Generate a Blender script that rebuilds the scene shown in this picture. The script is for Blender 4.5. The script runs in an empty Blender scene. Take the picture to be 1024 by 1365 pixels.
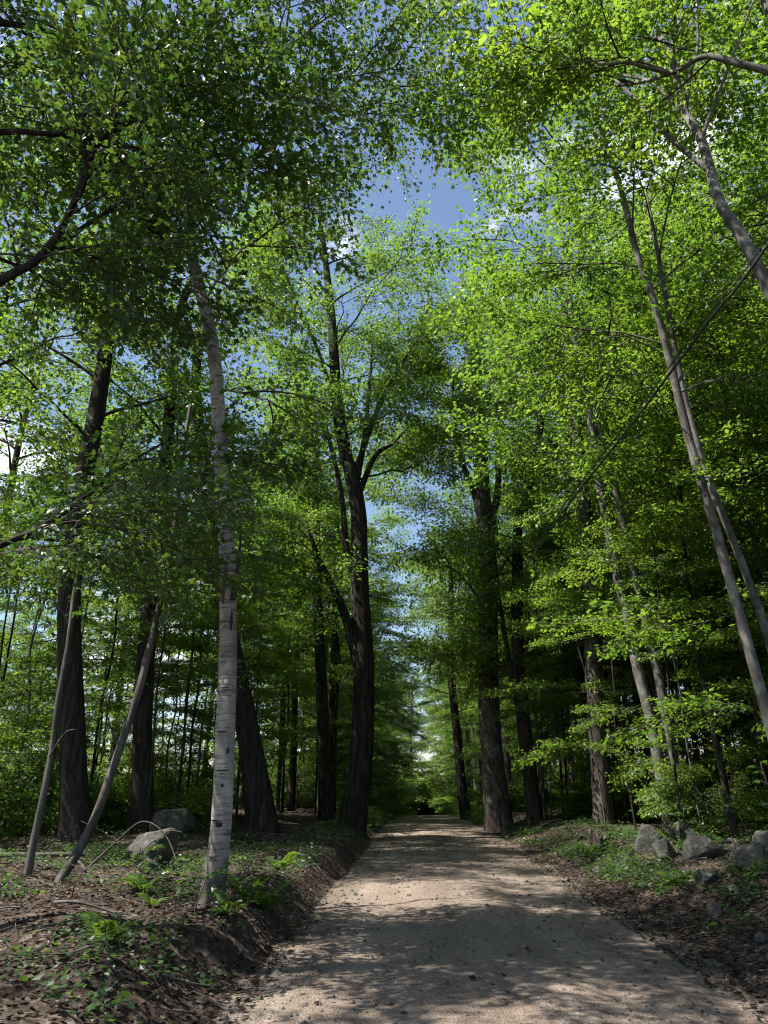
import bpy, math, random
import numpy as np
from mathutils import Vector, Matrix

# ---------------------------------------------------------------- camera, sky, sun, exposure
scene = bpy.context.scene
C = scene.collection
cam_data = bpy.data.cameras.new('camera')
cam_data.sensor_fit = 'VERTICAL'
cam_data.sensor_height = 36.0
cam_data.lens = 26.37
cam_data.clip_start = 0.05
cam_data.clip_end = 2000.0
cam = bpy.data.objects.new('camera', cam_data)
C.objects.link(cam)
cam.location = (0.0, 0.0, 1.6)
cam.rotation_euler = (math.radians(90 + 20.2), 0.0, math.radians(2.31))
scene.camera = cam

SUN_ELEV = math.radians(60.0)
SUN_AZ = math.radians(-103.0)          # clockwise from +Y (the road direction): the sun stands to the left
sun_dir = Vector((math.sin(SUN_AZ) * math.cos(SUN_ELEV), math.cos(SUN_AZ) * math.cos(SUN_ELEV), math.sin(SUN_ELEV)))
sd = bpy.data.lights.new('sun', 'SUN')
sd.energy = 5.0
sd.angle = math.radians(0.53)
sd.color = (1.0, 0.94, 0.85)
sun = bpy.data.objects.new('sun', sd)
C.objects.link(sun)
sun.location = sun_dir * 60
sun.rotation_euler = sun_dir.to_track_quat('Z', 'Y').to_euler()

world = bpy.data.worlds.new('World')
scene.world = world
world.use_nodes = True
wn, wl = world.node_tree.nodes, world.node_tree.links
wn.clear()
w_out = wn.new('ShaderNodeOutputWorld')
w_bg = wn.new('ShaderNodeBackground')
w_sky = wn.new('ShaderNodeTexSky')
w_sky.sky_type = 'NISHITA'
w_sky.sun_disc = False
w_sky.sun_elevation = SUN_ELEV
w_sky.sun_rotation = SUN_AZ
w_sky.air_density = 1.0
w_sky.dust_density = 0.8
w_sky.ozone_density = 1.0
w_bg.inputs['Strength'].default_value = 0.072
w_tc = wn.new('ShaderNodeTexCoord')
w_map = wn.new('ShaderNodeMapping')
w_map.inputs['Scale'].default_value = (1.0, 1.0, 1.8)
w_map.inputs['Location'].default_value = (0.35, 0.1, 0.2)
w_noise = wn.new('ShaderNodeTexNoise')
w_noise.inputs['Scale'].default_value = 3.2
w_noise.inputs['Detail'].default_value = 9.0
w_noise.inputs['Roughness'].default_value = 0.58
w_ramp = wn.new('ShaderNodeValToRGB')
w_ramp.color_ramp.elements[0].position = 0.575
w_ramp.color_ramp.elements[1].position = 0.68
w_mix = wn.new('ShaderNodeMix')
w_mix.data_type = 'RGBA'
w_mix.inputs['B'].default_value = (8.5, 8.8, 9.3, 1.0)
wl.new(w_tc.outputs['Generated'], w_map.inputs['Vector'])
wl.new(w_map.outputs['Vector'], w_noise.inputs['Vector'])
wl.new(w_noise.outputs['Fac'], w_ramp.inputs['Fac'])
wl.new(w_ramp.outputs['Color'], w_mix.inputs['Factor'])
wl.new(w_sky.outputs['Color'], w_mix.inputs['A'])
wl.new(w_mix.outputs['Result'], w_bg.inputs['Color'])
wl.new(w_bg.outputs['Background'], w_out.inputs['Surface'])

scene.view_settings.view_transform = 'Standard'
scene.view_settings.look = 'None'
scene.view_settings.gamma = 1.0
scene.view_settings.use_curve_mapping = False
scene.view_settings.exposure = 1.52

scene.render.engine = 'CYCLES'
scene.cycles.max_bounces = 7
scene.cycles.diffuse_bounces = 4
scene.cycles.glossy_bounces = 2
scene.cycles.transmission_bounces = 5
scene.cycles.transparent_max_bounces = 4
scene.cycles.caustics_reflective = False
scene.cycles.caustics_refractive = False
scene.cycles.use_denoising = True
scene.cycles.filter_width = 1.15
scene.cycles.sample_clamp_indirect = 6.0

RNG = np.random.default_rng(11)
random.seed(5)

# ---------------------------------------------------------------- materials
def new_mat(name):
    m = bpy.data.materials.new(name)
    m.use_nodes = True
    nt = m.node_tree
    nt.nodes.clear()
    out = nt.nodes.new('ShaderNodeOutputMaterial')
    return m, nt, out

def nnoise(nt, vec, scale, detail=6, rough=0.6):
    n = nt.nodes.new('ShaderNodeTexNoise')
    n.inputs['Scale'].default_value = scale
    n.inputs['Detail'].default_value = detail
    n.inputs['Roughness'].default_value = rough
    if vec is not None:
        nt.links.new(vec, n.inputs['Vector'])
    return n.outputs['Fac']

def nramp(nt, fac, stops):
    r = nt.nodes.new('ShaderNodeValToRGB')
    e = r.color_ramp.elements
    while len(e) < len(stops):
        e.new(0.5)
    for i, (p, c) in enumerate(stops):
        e[i].position = p
        e[i].color = (c[0], c[1], c[2], 1.0) if not isinstance(c, (int, float)) else (c, c, c, 1.0)
    nt.links.new(fac, r.inputs['Fac'])
    return r.outputs['Color']

def nmix(nt, fac, a, b, mode='MIX'):
    m = nt.nodes.new('ShaderNodeMix')
    m.data_type = 'RGBA'
    m.blend_type = mode
    for sock, v in (('Factor', fac), ('A', a), ('B', b)):
        s = m.inputs[sock]
        if isinstance(v, (int, float)):
            s.default_value = v if sock == 'Factor' else (v, v, v, 1)
        elif isinstance(v, tuple):
            s.default_value = (*v, 1.0)
        else:
            nt.links.new(v, s)
    return m.outputs['Result']

def nmap(nt, scale, src='Object'):
    t = nt.nodes.new('ShaderNodeTexCoord')
    mp = nt.nodes.new('ShaderNodeMapping')
    mp.inputs['Scale'].default_value = scale
    nt.links.new(t.outputs[src], mp.inputs['Vector'])
    return mp.outputs['Vector']

def finish(nt, out, color, rough=0.85, bump=None, bdist=0.02, bstr=0.8, spec=0.3):
    b = nt.nodes.new('ShaderNodeBsdfPrincipled')
    if isinstance(color, tuple):
        b.inputs['Base Color'].default_value = (*color, 1)
    else:
        nt.links.new(color, b.inputs['Base Color'])
    b.inputs['Roughness'].default_value = rough
    b.inputs['Specular IOR Level'].default_value = spec
    if bump is not None:
        bn = nt.nodes.new('ShaderNodeBump')
        bn.inputs['Distance'].default_value = bdist
        bn.inputs['Strength'].default_value = bstr
        nt.links.new(bump, bn.inputs['Height'])
        nt.links.new(bn.outputs['Normal'], b.inputs['Normal'])
    nt.links.new(b.outputs['BSDF'], out.inputs['Surface'])
    return b

def leaf_material(name, refl, trans, tr=0.5, rough=0.42, spec=0.4, hue_var=0.03):
    """refl / trans: three colours from the deepest to the yellowest leaf; the mesh attribute leaf_tone picks between them"""
    m, nt, out = new_mat(name)
    a = nt.nodes.new('ShaderNodeAttribute')
    a.attribute_name = 'leaf_tone'
    oi = nt.nodes.new('ShaderNodeObjectInfo')
    mul = nt.nodes.new('ShaderNodeMath'); mul.operation = 'MULTIPLY_ADD'
    nt.links.new(oi.outputs['Random'], mul.inputs[0])
    mul.inputs[1].default_value = 0.34
    mul.inputs[2].default_value = -0.17
    add = nt.nodes.new('ShaderNodeMath'); add.operation = 'ADD'; add.use_clamp = True
    nt.links.new(a.outputs['Fac'], add.inputs[0])
    nt.links.new(mul.outputs[0], add.inputs[1])
    c1 = nramp(nt, add.outputs[0], [(0.0, refl[0]), (0.55, refl[1]), (1.0, refl[2])])
    c2 = nramp(nt, add.outputs[0], [(0.0, trans[0]), (0.55, trans[1]), (1.0, trans[2])])
    b = nt.nodes.new('ShaderNodeBsdfPrincipled')
    nt.links.new(c1, b.inputs['Base Color'])
    b.inputs['Roughness'].default_value = rough
    b.inputs['Specular IOR Level'].default_value = spec
    t = nt.nodes.new('ShaderNodeBsdfTranslucent')
    nt.links.new(c2, t.inputs['Color'])
    mx = nt.nodes.new('ShaderNodeMixShader')
    mx.inputs['Fac'].default_value = tr
    nt.links.new(b.outputs['BSDF'], mx.inputs[1])
    nt.links.new(t.outputs['BSDF'], mx.inputs[2])
    nt.links.new(mx.outputs['Shader'], out.inputs['Surface'])
    return m

M = {}
M['leaf'] = leaf_material('maple_leaf', [(0.036, 0.076, 0.014), (0.059, 0.110, 0.017), (0.088, 0.127, 0.020)],
                          [(0.12, 0.24, 0.022), (0.20, 0.35, 0.026), (0.30, 0.43, 0.038)])
M['leaf_shaded'] = leaf_material('shade_tinted_maple_leaf', [(0.022, 0.054, 0.016), (0.034, 0.078, 0.018), (0.058, 0.10, 0.020)],  # maple leaf darkened and less translucent: canopy shade put into its colour
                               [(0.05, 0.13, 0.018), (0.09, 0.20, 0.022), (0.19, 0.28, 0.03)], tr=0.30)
M['leaf_birch'] = leaf_material('birch_leaf', [(0.035, 0.075, 0.016), (0.055, 0.105, 0.022), (0.09, 0.125, 0.03)],
                                [(0.10, 0.21, 0.022), (0.17, 0.32, 0.03), (0.26, 0.38, 0.04)], tr=0.34)
M['needle'] = leaf_material('hemlock_needle', [(0.012, 0.035, 0.014), (0.018, 0.05, 0.018), (0.03, 0.07, 0.02)],
                            [(0.02, 0.06, 0.015), (0.03, 0.08, 0.018), (0.05, 0.12, 0.02)], tr=0.2)
M['herb'] = leaf_material('herb_leaf', [(0.018, 0.044, 0.015), (0.030, 0.066, 0.020), (0.06, 0.105, 0.028)],
                          [(0.08, 0.18, 0.03), (0.13, 0.26, 0.03), (0.22, 0.32, 0.04)], tr=0.35)
M['fern'] = leaf_material('fern_leaf', [(0.04, 0.085, 0.015), (0.06, 0.115, 0.02), (0.085, 0.12, 0.025)],
                          [(0.12, 0.24, 0.02), (0.18, 0.30, 0.025), (0.25, 0.34, 0.03)], tr=0.4)
M['litter'] = leaf_material('dead_leaf', [(0.015, 0.011, 0.009), (0.042, 0.031, 0.025), (0.17, 0.135, 0.115)],
                            [(0.06, 0.03, 0.015), (0.12, 0.07, 0.04), (0.2, 0.13, 0.08)], tr=0.15, rough=0.7, spec=0.2)
M['grass'] = leaf_material('grass_blade', [(0.05, 0.10, 0.02), (0.075, 0.12, 0.025), (0.11, 0.12, 0.04)],
                           [(0.14, 0.24, 0.03), (0.22, 0.30, 0.04), (0.3, 0.32, 0.06)], tr=0.35)

def bark(name, lo, mid, hi, vs=7.0, stretch=0.16, bdist=0.03, lich=None):
    m, nt, out = new_mat(name)
    v = nmap(nt, (1, 1, stretch))
    n1 = nnoise(nt, v, vs, 8, 0.68)
    n2 = nnoise(nt, nmap(nt, (1, 1, 1)), 1.7, 5, 0.6)
    col = nramp(nt, n1, [(0.32, lo), (0.5, mid), (0.68, hi)])
    if lich:
        f = nramp(nt, n2, [(0.52, 0.0), (0.66, 0.75)])
        col = nmix(nt, f, col, lich)
    n3 = nnoise(nt, nmap(nt, (1, 1, 0.5)), 34, 4, 0.7)
    col = nmix(nt, 0.35, col, n3, 'OVERLAY')
    h = nmix(nt, 0.3, n1, n3)
    finish(nt, out, col, 0.9, h, bdist, 1.0, 0.15)
    return m

M['bark_dark'] = bark('dark_furrowed_bark', (0.010, 0.008, 0.007), (0.027, 0.022, 0.018), (0.068, 0.057, 0.049), 9, 0.13, 0.05)
M['bark_brown'] = bark('brown_grey_bark', (0.028, 0.022, 0.018), (0.065, 0.054, 0.045), (0.13, 0.11, 0.094), 11, 0.2, 0.03, (0.15, 0.16, 0.13))
M['bark_grey'] = bark('smooth_grey_bark', (0.042, 0.038, 0.034), (0.086, 0.080, 0.073), (0.165, 0.155, 0.145), 6, 0.5, 0.012, (0.23, 0.235, 0.215))
M['twig'] = bark('twig_bark', (0.03, 0.024, 0.02), (0.055, 0.044, 0.036), (0.085, 0.07, 0.058), 14, 0.4, 0.005)
M['deadwood'] = bark('weathered_dead_wood', (0.03, 0.026, 0.023), (0.07, 0.063, 0.056), (0.14, 0.13, 0.118), 10, 0.08, 0.01)

def birch_bark():
    m, nt, out = new_mat('white_birch_bark')
    big = nnoise(nt, nmap(nt, (1, 1, 0.7)), 3.2, 6, 0.65)
    col = nramp(nt, big, [(0.3, (0.10, 0.085, 0.072)), (0.47, (0.235, 0.21, 0.185)), (0.66, (0.42, 0.385, 0.345))])
    # horizontal lenticels and peel lines
    lv = nnoise(nt, nmap(nt, (3.6, 3.6, 58)), 1.0, 4, 0.6)
    f1 = nramp(nt, lv, [(0.55, 0.0), (0.64, 0.8)])
    col = nmix(nt, f1, col, (0.085, 0.070, 0.060))
    lv2 = nnoise(nt, nmap(nt, (2.1, 2.1, 11)), 1.0, 5, 0.6)
    f2 = nramp(nt, lv2, [(0.57, 0.0), (0.66, 0.85)])
    col = nmix(nt, f2, col, (0.055, 0.045, 0.04))
    fine = nnoise(nt, nmap(nt, (1, 1, 3)), 40, 4, 0.7)
    col = nmix(nt, 0.25, col, fine, 'OVERLAY')
    # the old black bark of the foot: a ragged ring that stays with the tree
    tc = nt.nodes.new('ShaderNodeTexCoord')
    sep = nt.nodes.new('ShaderNodeSeparateXYZ')
    nt.links.new(tc.outputs['Object'], sep.inputs[0])
    ms = nt.nodes.new('ShaderNodeMath'); ms.operation = 'MULTIPLY_ADD'
    nt.links.new(big, ms.inputs[0]); ms.inputs[1].default_value = -1.5
    nt.links.new(sep.outputs['Z'], ms.inputs[2])
    f3 = nramp(nt, ms.outputs[0], [(0.0, 0.85), (0.05, 0.0)])
    ms2 = nt.nodes.new('ShaderNodeMath'); ms2.operation = 'ADD'
    nt.links.new(ms.outputs[0], ms2.inputs[0]); ms2.inputs[1].default_value = 0.42
    f3 = nramp(nt, ms2.outputs[0], [(0.0, 0.9), (0.22, 0.0)])
    col = nmix(nt, f3, col, (0.05, 0.042, 0.036))
    finish(nt, out, col, 0.7, nmix(nt, 0.4, lv, fine), 0.012, 0.7, 0.25)
    return m
M['birch'] = birch_bark()

def simple(name, col, rough=0.8, spec=0.3):
    m, nt, out = new_mat(name)
    n = nnoise(nt, nmap(nt, (1, 1, 1)), 22, 5, 0.65)
    c = nmix(nt, 0.5, col, n, 'OVERLAY')
    finish(nt, out, c, rough, n, 0.008, 0.6, spec)
    return m
M['knot'] = simple('dark_knot', (0.03, 0.024, 0.02))
M['scar'] = simple('red_brown_scar', (0.085, 0.045, 0.035))
M['pale_patch'] = simple('pale_inner_bark', (0.66, 0.62, 0.56))
M['cable'] = simple('black_cable', (0.012, 0.012, 0.013), 0.5)

def rock_mat():
    m, nt, out = new_mat('mossy_granite')
    v = nmap(nt, (1, 1, 1))
    n1 = nnoise(nt, v, 3.0, 8, 0.65)
    n2 = nnoise(nt, v, 28, 5, 0.7)
    col = nramp(nt, n1, [(0.3, (0.04, 0.037, 0.033)), (0.5, (0.085, 0.080, 0.073)), (0.7, (0.165, 0.157, 0.145))])
    col = nmix(nt, 0.4, col, n2, 'OVERLAY')
    n3 = nnoise(nt, nmap(nt, (1, 1, 0.6)), 2.2, 6, 0.7)
    f = nramp(nt, n3, [(0.48, 0.0), (0.62, 0.8)])
    col = nmix(nt, f, col, (0.04, 0.05, 0.024))
    n5 = nnoise(nt, v, 9, 5, 0.75)
    col = nmix(nt, nramp(nt, n5, [(0.57, 0.0), (0.63, 0.6)]), col, (0.25, 0.25, 0.22))
    finish(nt, out, col, 0.9, nmix(nt, 0.5, n1, n2), 0.07, 1.0, 0.15)
    return m
M['rock'] = rock_mat()

def floor_mat():
    m, nt, out = new_mat('forest_floor_soil')
    v = nmap(nt, (1, 1, 1))
    n1 = nnoise(nt, v, 0.9, 6, 0.62)
    n2 = nnoise(nt, v, 16, 6, 0.7)
    vo = nt.nodes.new('ShaderNodeTexVoronoi')
    vo.inputs['Scale'].default_value = 17
    nt.links.new(v, vo.inputs['Vector'])
    sepc = nt.nodes.new('ShaderNodeSeparateColor')
    nt.links.new(vo.outputs['Color'], sepc.inputs[0])
    leafc = nramp(nt, sepc.outputs[0], [(0.0, (0.018, 0.012, 0.010)), (0.5, (0.048, 0.034, 0.027)), (0.85, (0.095, 0.070, 0.056)), (1.0, (0.16, 0.125, 0.10))])
    soil = nramp(nt, n2, [(0.3, (0.018, 0.012, 0.010)), (0.7, (0.055, 0.039, 0.031))])
    f = nramp(nt, n1, [(0.40, 0.25), (0.56, 0.95)])
    col = nmix(nt, f, soil, leafc)
    n4 = nnoise(nt, v, 0.55, 5, 0.6)
    g = nramp(nt, n4, [(0.56, 0.0), (0.68, 0.22)])
    col = nmix(nt, g, col, (0.040, 0.062, 0.022))
    h = nmix(nt, 0.5, vo.outputs['Distance'], n2)
    finish(nt, out, col, 0.95, h, 0.05, 1.0, 0.15)
    return m
M['floor'] = floor_mat()

def road_mat():
    m, nt, out = new_mat('packed_gravel')
    v = nmap(nt, (1, 1, 1))
    n1 = nnoise(nt, nmap(nt, (1.6, 0.22, 1)), 1.2, 6, 0.6)
    n2 = nnoise(nt, v, 55, 5, 0.75)
    vo = nt.nodes.new('ShaderNodeTexVoronoi')
    vo.inputs['Scale'].default_value = 42
    vo.inputs['Randomness'].default_value = 1.0
    nt.links.new(v, vo.inputs['Vector'])
    sc = nt.nodes.new('ShaderNodeSeparateColor')
    nt.links.new(vo.outputs['Color'], sc.inputs[0])
    base = nramp(nt, n1, [(0.3, (0.140, 0.109, 0.087)), (0.5, (0.188, 0.150, 0.122)), (0.7, (0.25, 0.204, 0.170))])
    stone = nramp(nt, sc.outputs[0], [(0.0, 0.30), (0.6, 0.5), (1.0, 0.78)])
    col = nmix(nt, 0.55, base, stone, 'OVERLAY')
    col = nmix(nt, 0.45, col, n2, 'OVERLAY')
    n3 = nnoise(nt, v, 2.6, 5, 0.7)
    f = nramp(nt, n3, [(0.6, 0.0), (0.74, 0.5)])
    col = nmix(nt, f, col, (0.10, 0.072, 0.054))
    # packed wheel tracks paler, loose gravel between and beside them darker
    tc = nt.nodes.new('ShaderNodeTexCoord'); sp = nt.nodes.new('ShaderNodeSeparateXYZ')
    nt.links.new(tc.outputs['Object'], sp.inputs[0])
    wv = nt.nodes.new('ShaderNodeMath'); wv.operation = 'MULTIPLY_ADD'
    nt.links.new(n1, wv.inputs[0]); wv.inputs[1].default_value = 0.9; nt.links.new(sp.outputs['X'], wv.inputs[2])
    mr = nt.nodes.new('ShaderNodeMapRange'); mr.inputs['From Min'].default_value = -1.5; mr.inputs['From Max'].default_value = 3.6
    nt.links.new(wv.outputs[0], mr.inputs['Value'])
    tr = nramp(nt, mr.outputs['Result'], [(0.0, 0.30), (0.16, 0.42), (0.30, 0.58), (0.42, 0.50), (0.52, 0.44), (0.66, 0.58), (0.80, 0.46), (1.0, 0.30)])
    col = nmix(nt, 0.75, col, tr, 'OVERLAY')
    h = nmix(nt, 0.5, vo.outputs['Distance'], n2)
    finish(nt, out, col, 0.95, h, 0.035, 1.0, 0.12)
    return m
M['road'] = road_mat()

def meadow_mat():
    m, nt, out = new_mat('meadow_turf')
    n1 = nnoise(nt, nmap(nt, (1, 1, 1)), 0.6, 6, 0.65)
    n2 = nnoise(nt, nmap(nt, (1, 1, 1)), 9, 6, 0.7)
    col = nramp(nt, n1, [(0.3, (0.085, 0.115, 0.025)), (0.55, (0.12, 0.13, 0.035)), (0.75, (0.16, 0.15, 0.06))])
    col = nmix(nt, 0.4, col, n2, 'OVERLAY')
    finish(nt, out, col, 0.95, n2, 0.15, 1.0, 0.1)
    return m
M['meadow'] = meadow_mat()

# ---------------------------------------------------------------- mesh helpers
def mesh_from(name, V, faces, mats, mat_idx=None, tone=None, smooth=False):
    """V (n,3); faces: list of (m,k) int arrays; mat_idx: list of ints or arrays, one per faces entry"""
    me = bpy.data.meshes.new(name)
    V = np.asarray(V, dtype=np.float32)
    faces = [np.asarray(f, dtype=np.int32) for f in faces if len(f)]
    me.vertices.add(len(V))
    me.vertices.foreach_set('co', V.ravel())
    loops = np.concatenate([f.ravel() for f in faces])
    sizes = np.concatenate([np.full(len(f), f.shape[1], np.int32) for f in faces])
    starts = np.concatenate([[0], np.cumsum(sizes)[:-1]]).astype(np.int32)
    me.loops.add(len(loops))
    me.loops.foreach_set('vertex_index', loops)
    me.polygons.add(len(sizes))
    me.polygons.foreach_set('loop_start', starts)
    for m in mats:
        me.materials.append(m)
    if mat_idx is not None:
        mi = np.concatenate([np.full(len(f), i, np.int32) if np.isscalar(i) else np.asarray(i, np.int32) for f, i in zip(faces, mat_idx)])
        me.polygons.foreach_set('material_index', mi)
    me.polygons.foreach_set('use_smooth', np.full(len(sizes), bool(smooth)))
    if tone is not None:
        a = me.attributes.new('leaf_tone', 'FLOAT', 'POINT')
        a.data.foreach_set('value', np.asarray(tone, dtype=np.float32))
    me.update(calc_edges=True)
    return me

def obj(name, me, parent=None, loc=None, **props):
    o = bpy.data.objects.new(name, me)
    C.objects.link(o)
    if parent is not None:
        o.parent = parent
    if loc is not None:
        o.location = loc
    for k, v in props.items():
        if v is not None:
            o[k] = v
    return o

def empty(name, loc, label, cat, group=None, rz=0.0):
    o = bpy.data.objects.new(name, None)
    C.objects.link(o)
    o.empty_display_size = 0.3
    o.location = loc
    o.rotation_euler = (0, 0, rz)
    o['label'] = label
    o['category'] = cat
    if group:
        o['group'] = group
    return o

def copy_thing(src, loc, rz, sc=1.0, label=None, group=None):
    r = src.copy()
    C.objects.link(r)
    r.location = loc
    r.rotation_euler = (0, 0, rz)
    r.scale = (sc, sc, sc)
    if label:
        r['label'] = label
    if group:
        r['group'] = group
    for ch in list(src.children):
        c = ch.copy()
        C.objects.link(c)
        c.parent = r
    return r

def vnoise(x, y, seed=0):
    x = np.asarray(x, float); y = np.asarray(y, float)
    xi = np.floor(x).astype(np.int64); yi = np.floor(y).astype(np.int64)
    fx = x - xi; fy = y - yi
    fx = fx * fx * (3 - 2 * fx); fy = fy * fy * (3 - 2 * fy)
    def h(a, b):
        n = (a * 374761393 + b * 668265263 + seed * 974634777) & 0xffffffff
        n = ((n ^ (n >> 13)) * 1274126177) & 0xffffffff
        return ((n ^ (n >> 16)) & 0xffff) / 65535.0
    return (h(xi, yi) * (1 - fx) + h(xi + 1, yi) * fx) * (1 - fy) + (h(xi, yi + 1) * (1 - fx) + h(xi + 1, yi + 1) * fx) * fy

def fbm(x, y, seed=0, o=4):
    s = 0; a = 0.5; f = 1.0
    for i in range(o):
        s = s + a * (vnoise(x * f, y * f, seed + i) - 0.5)
        a *= 0.5; f *= 2.03
    return s

def ss(a, b, x):
    t = np.clip((np.asarray(x, float) - a) / (b - a), 0, 1)
    return t * t * (3 - 2 * t)

def crest(y):
    return -0.0004 * np.maximum(0, np.asarray(y, float) - 30) ** 2 * (np.asarray(y) < 130) - 4.0 * (np.asarray(y) >= 130)

def gz(x, y):
    """height of the forest floor"""
    x = np.asarray(x, float); y = np.asarray(y, float)
    wob = 0.55 * fbm(y * 0.45, y * 0 + 3, 5, 3)
    xl = -1.45 + wob
    xr = 2.75 + 0.9 * fbm(y * 0.4, y * 0 + 9, 8, 3)
    ul = xl - x
    ur = x - xr
    steep = 0.38 + 0.6 * vnoise(y * 0.7, y * 0, 17)
    left = 0.36 * ss(0.0, steep, ul) + 0.16 * ss(0.8, 6, ul)
    right = 0.16 * ss(0.0, 0.9, ur) + 0.36 * ss(0.7, 2.3, ur) + 0.3 * ss(2.5, 8, ur)
    off = np.maximum(np.maximum(ul, ur), -0.3)
    rough = ss(0.0, 1.0, off)
    z = -0.07 + 0.07 * ss(-0.25, 0.08, off) + left + right + rough * (0.30 * fbm(x * 0.7, y * 0.7, 2, 4)) + ss(0, .3, off) * 0.17 * fbm(x * 3.3, y * 3.3, 23, 4)
    z = z + 0.16 * np.maximum(0, np.minimum(x, 60) - 9) * ss(9, 14, x)
    flat = ss(24, 34, -x)
    z = z * (1 - flat) + 0.25 * flat
    return z + crest(y)

def rz_(x, y):
    x = np.asarray(x, float); y = np.asarray(y, float)
    c = (x - 0.65) / 2.1
    z = 0.035 * (1 - c * c)
    for tx in (-0.35, 1.6):
        z = z - 0.022 * np.exp(-((x - tx) / 0.28) ** 2)
    z = z + 0.05 * fbm(x * 1.6, y * 0.9, 31, 4) + 0.02 * fbm(x * 7, y * 7, 37, 3)
    return z + crest(y)

def ground(x, y):
    return float(gz(np.array([x]), np.array([y]))[0])

def grid_mesh(name, xs, ys, zf, mat):
    X, Y = np.meshgrid(xs, ys)
    Z = zf(X, Y)
    V = np.stack([X.ravel(), Y.ravel(), Z.ravel()], 1)
    nx, ny = len(xs), len(ys)
    i = np.arange(nx - 1)[None, :] + nx * np.arange(ny - 1)[:, None]
    i = i.ravel()
    F = np.stack([i, i + 1, i + 1 + nx, i + nx], 1)
    return mesh_from(name, V, [F], [mat], smooth=True)

# ---------------------------------------------------------------- ground, road, meadow
xs = np.concatenate([np.linspace(-400, -40, 14), np.linspace(-36, -9, 28), np.arange(-8, -4.0, 0.18), np.arange(-3.9, 6.6, 0.09), np.arange(6.7, 12, 0.25), np.linspace(13, 40, 24), np.linspace(50, 400, 14)])
ys = np.concatenate([np.linspace(-200, -20, 8), np.linspace(-14, 2.5, 14), np.arange(3, 16, 0.09), np.arange(16.1, 30, 0.2), np.linspace(30.5, 80, 80), np.linspace(84, 160, 26), np.linspace(180, 500, 10)])
obj('forest_floor', grid_mesh('forest_floor', xs, ys, gz, M['floor']), kind='structure', label='leaf-littered forest floor and banks beside the road')
xs = np.arange(-2.3, 3.9, 0.07)
ys = np.concatenate([np.linspace(-20, 3, 24), np.arange(3.1, 20, 0.08), np.arange(20, 45, 0.2), np.linspace(45.5, 150, 90)])
obj('gravel_road', grid_mesh('gravel_road', xs, ys, rz_, M['road']), kind='structure', label='straight packed gravel road dappled with sun')
xs = np.linspace(-300, -25, 60); ys = np.linspace(-60, 128, 60)
obj('meadow', grid_mesh('meadow', xs, ys, lambda x, y: 0.25 + crest(y) + 0.06 + 0.25 * fbm(x * .3, y * .3, 4) - 0.5 * ss(-28, -25, x), M['meadow']), kind='structure', label='sunlit grass field beyond the left belt of trees')

# ---------------------------------------------------------------- leaves, boughs, tubes
LEAF3 = np.array([(0, 0, 0), (-.50, .42, -.10), (-.19, .54, -.02), (0, 1, -.10), (.19, .54, -.02), (.50, .42, -.10)], float)
LEAF3_F = np.array([(0, 2, 1), (0, 3, 2), (0, 4, 3), (0, 5, 4)])
LEAF2 = np.array([(0, 0, 0), (-.33, .48, -.09), (0, 1, -.08), (.33, .48, -.09)], float)
LEAF2_F = np.array([(0, 2, 1), (0, 3, 2)])

def norm(v):
    return v / np.maximum(np.linalg.norm(v, axis=-1, keepdims=True), 1e-9)

def leaves_arrays(pos, dirs, normals, size, tmpl=LEAF2, tf=LEAF2_F):
    d = norm(dirs)
    n = normals - (normals * d).sum(-1, keepdims=True) * d
    n = norm(n)
    s = np.cross(d, n)
    k = len(tmpl)
    V = pos[:, None, :] + size[:, None, None] * (tmpl[None, :, 0, None] * s[:, None, :] + tmpl[None, :, 1, None] * d[:, None, :] + tmpl[None, :, 2, None] * n[:, None, :])
    F = tf[None] + (k * np.arange(len(pos)))[:, None, None]
    return V.reshape(-1, 3), F.reshape(-1, tf.shape[1])

def catmull(P, n):
    P = np.asarray(P, float)
    if len(P) < 3:
        t = np.linspace(0, 1, n)[:, None]
        return P[0] * (1 - t) + P[-1] * t
    Q = np.vstack([2 * P[0] - P[1], P, 2 * P[-1] - P[-2]])
    seg = len(P) - 1
    u = np.linspace(0, seg, n)
    i = np.minimum(u.astype(int), seg - 1)
    t = (u - i)[:, None]
    a, b, c, d = Q[i], Q[i + 1], Q[i + 2], Q[i + 3]
    return 0.5 * ((2 * b) + (-a + c) * t + (2 * a - 5 * b + 4 * c - d) * t * t + (-a + 3 * b - 3 * c + d) * t ** 3)

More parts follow.
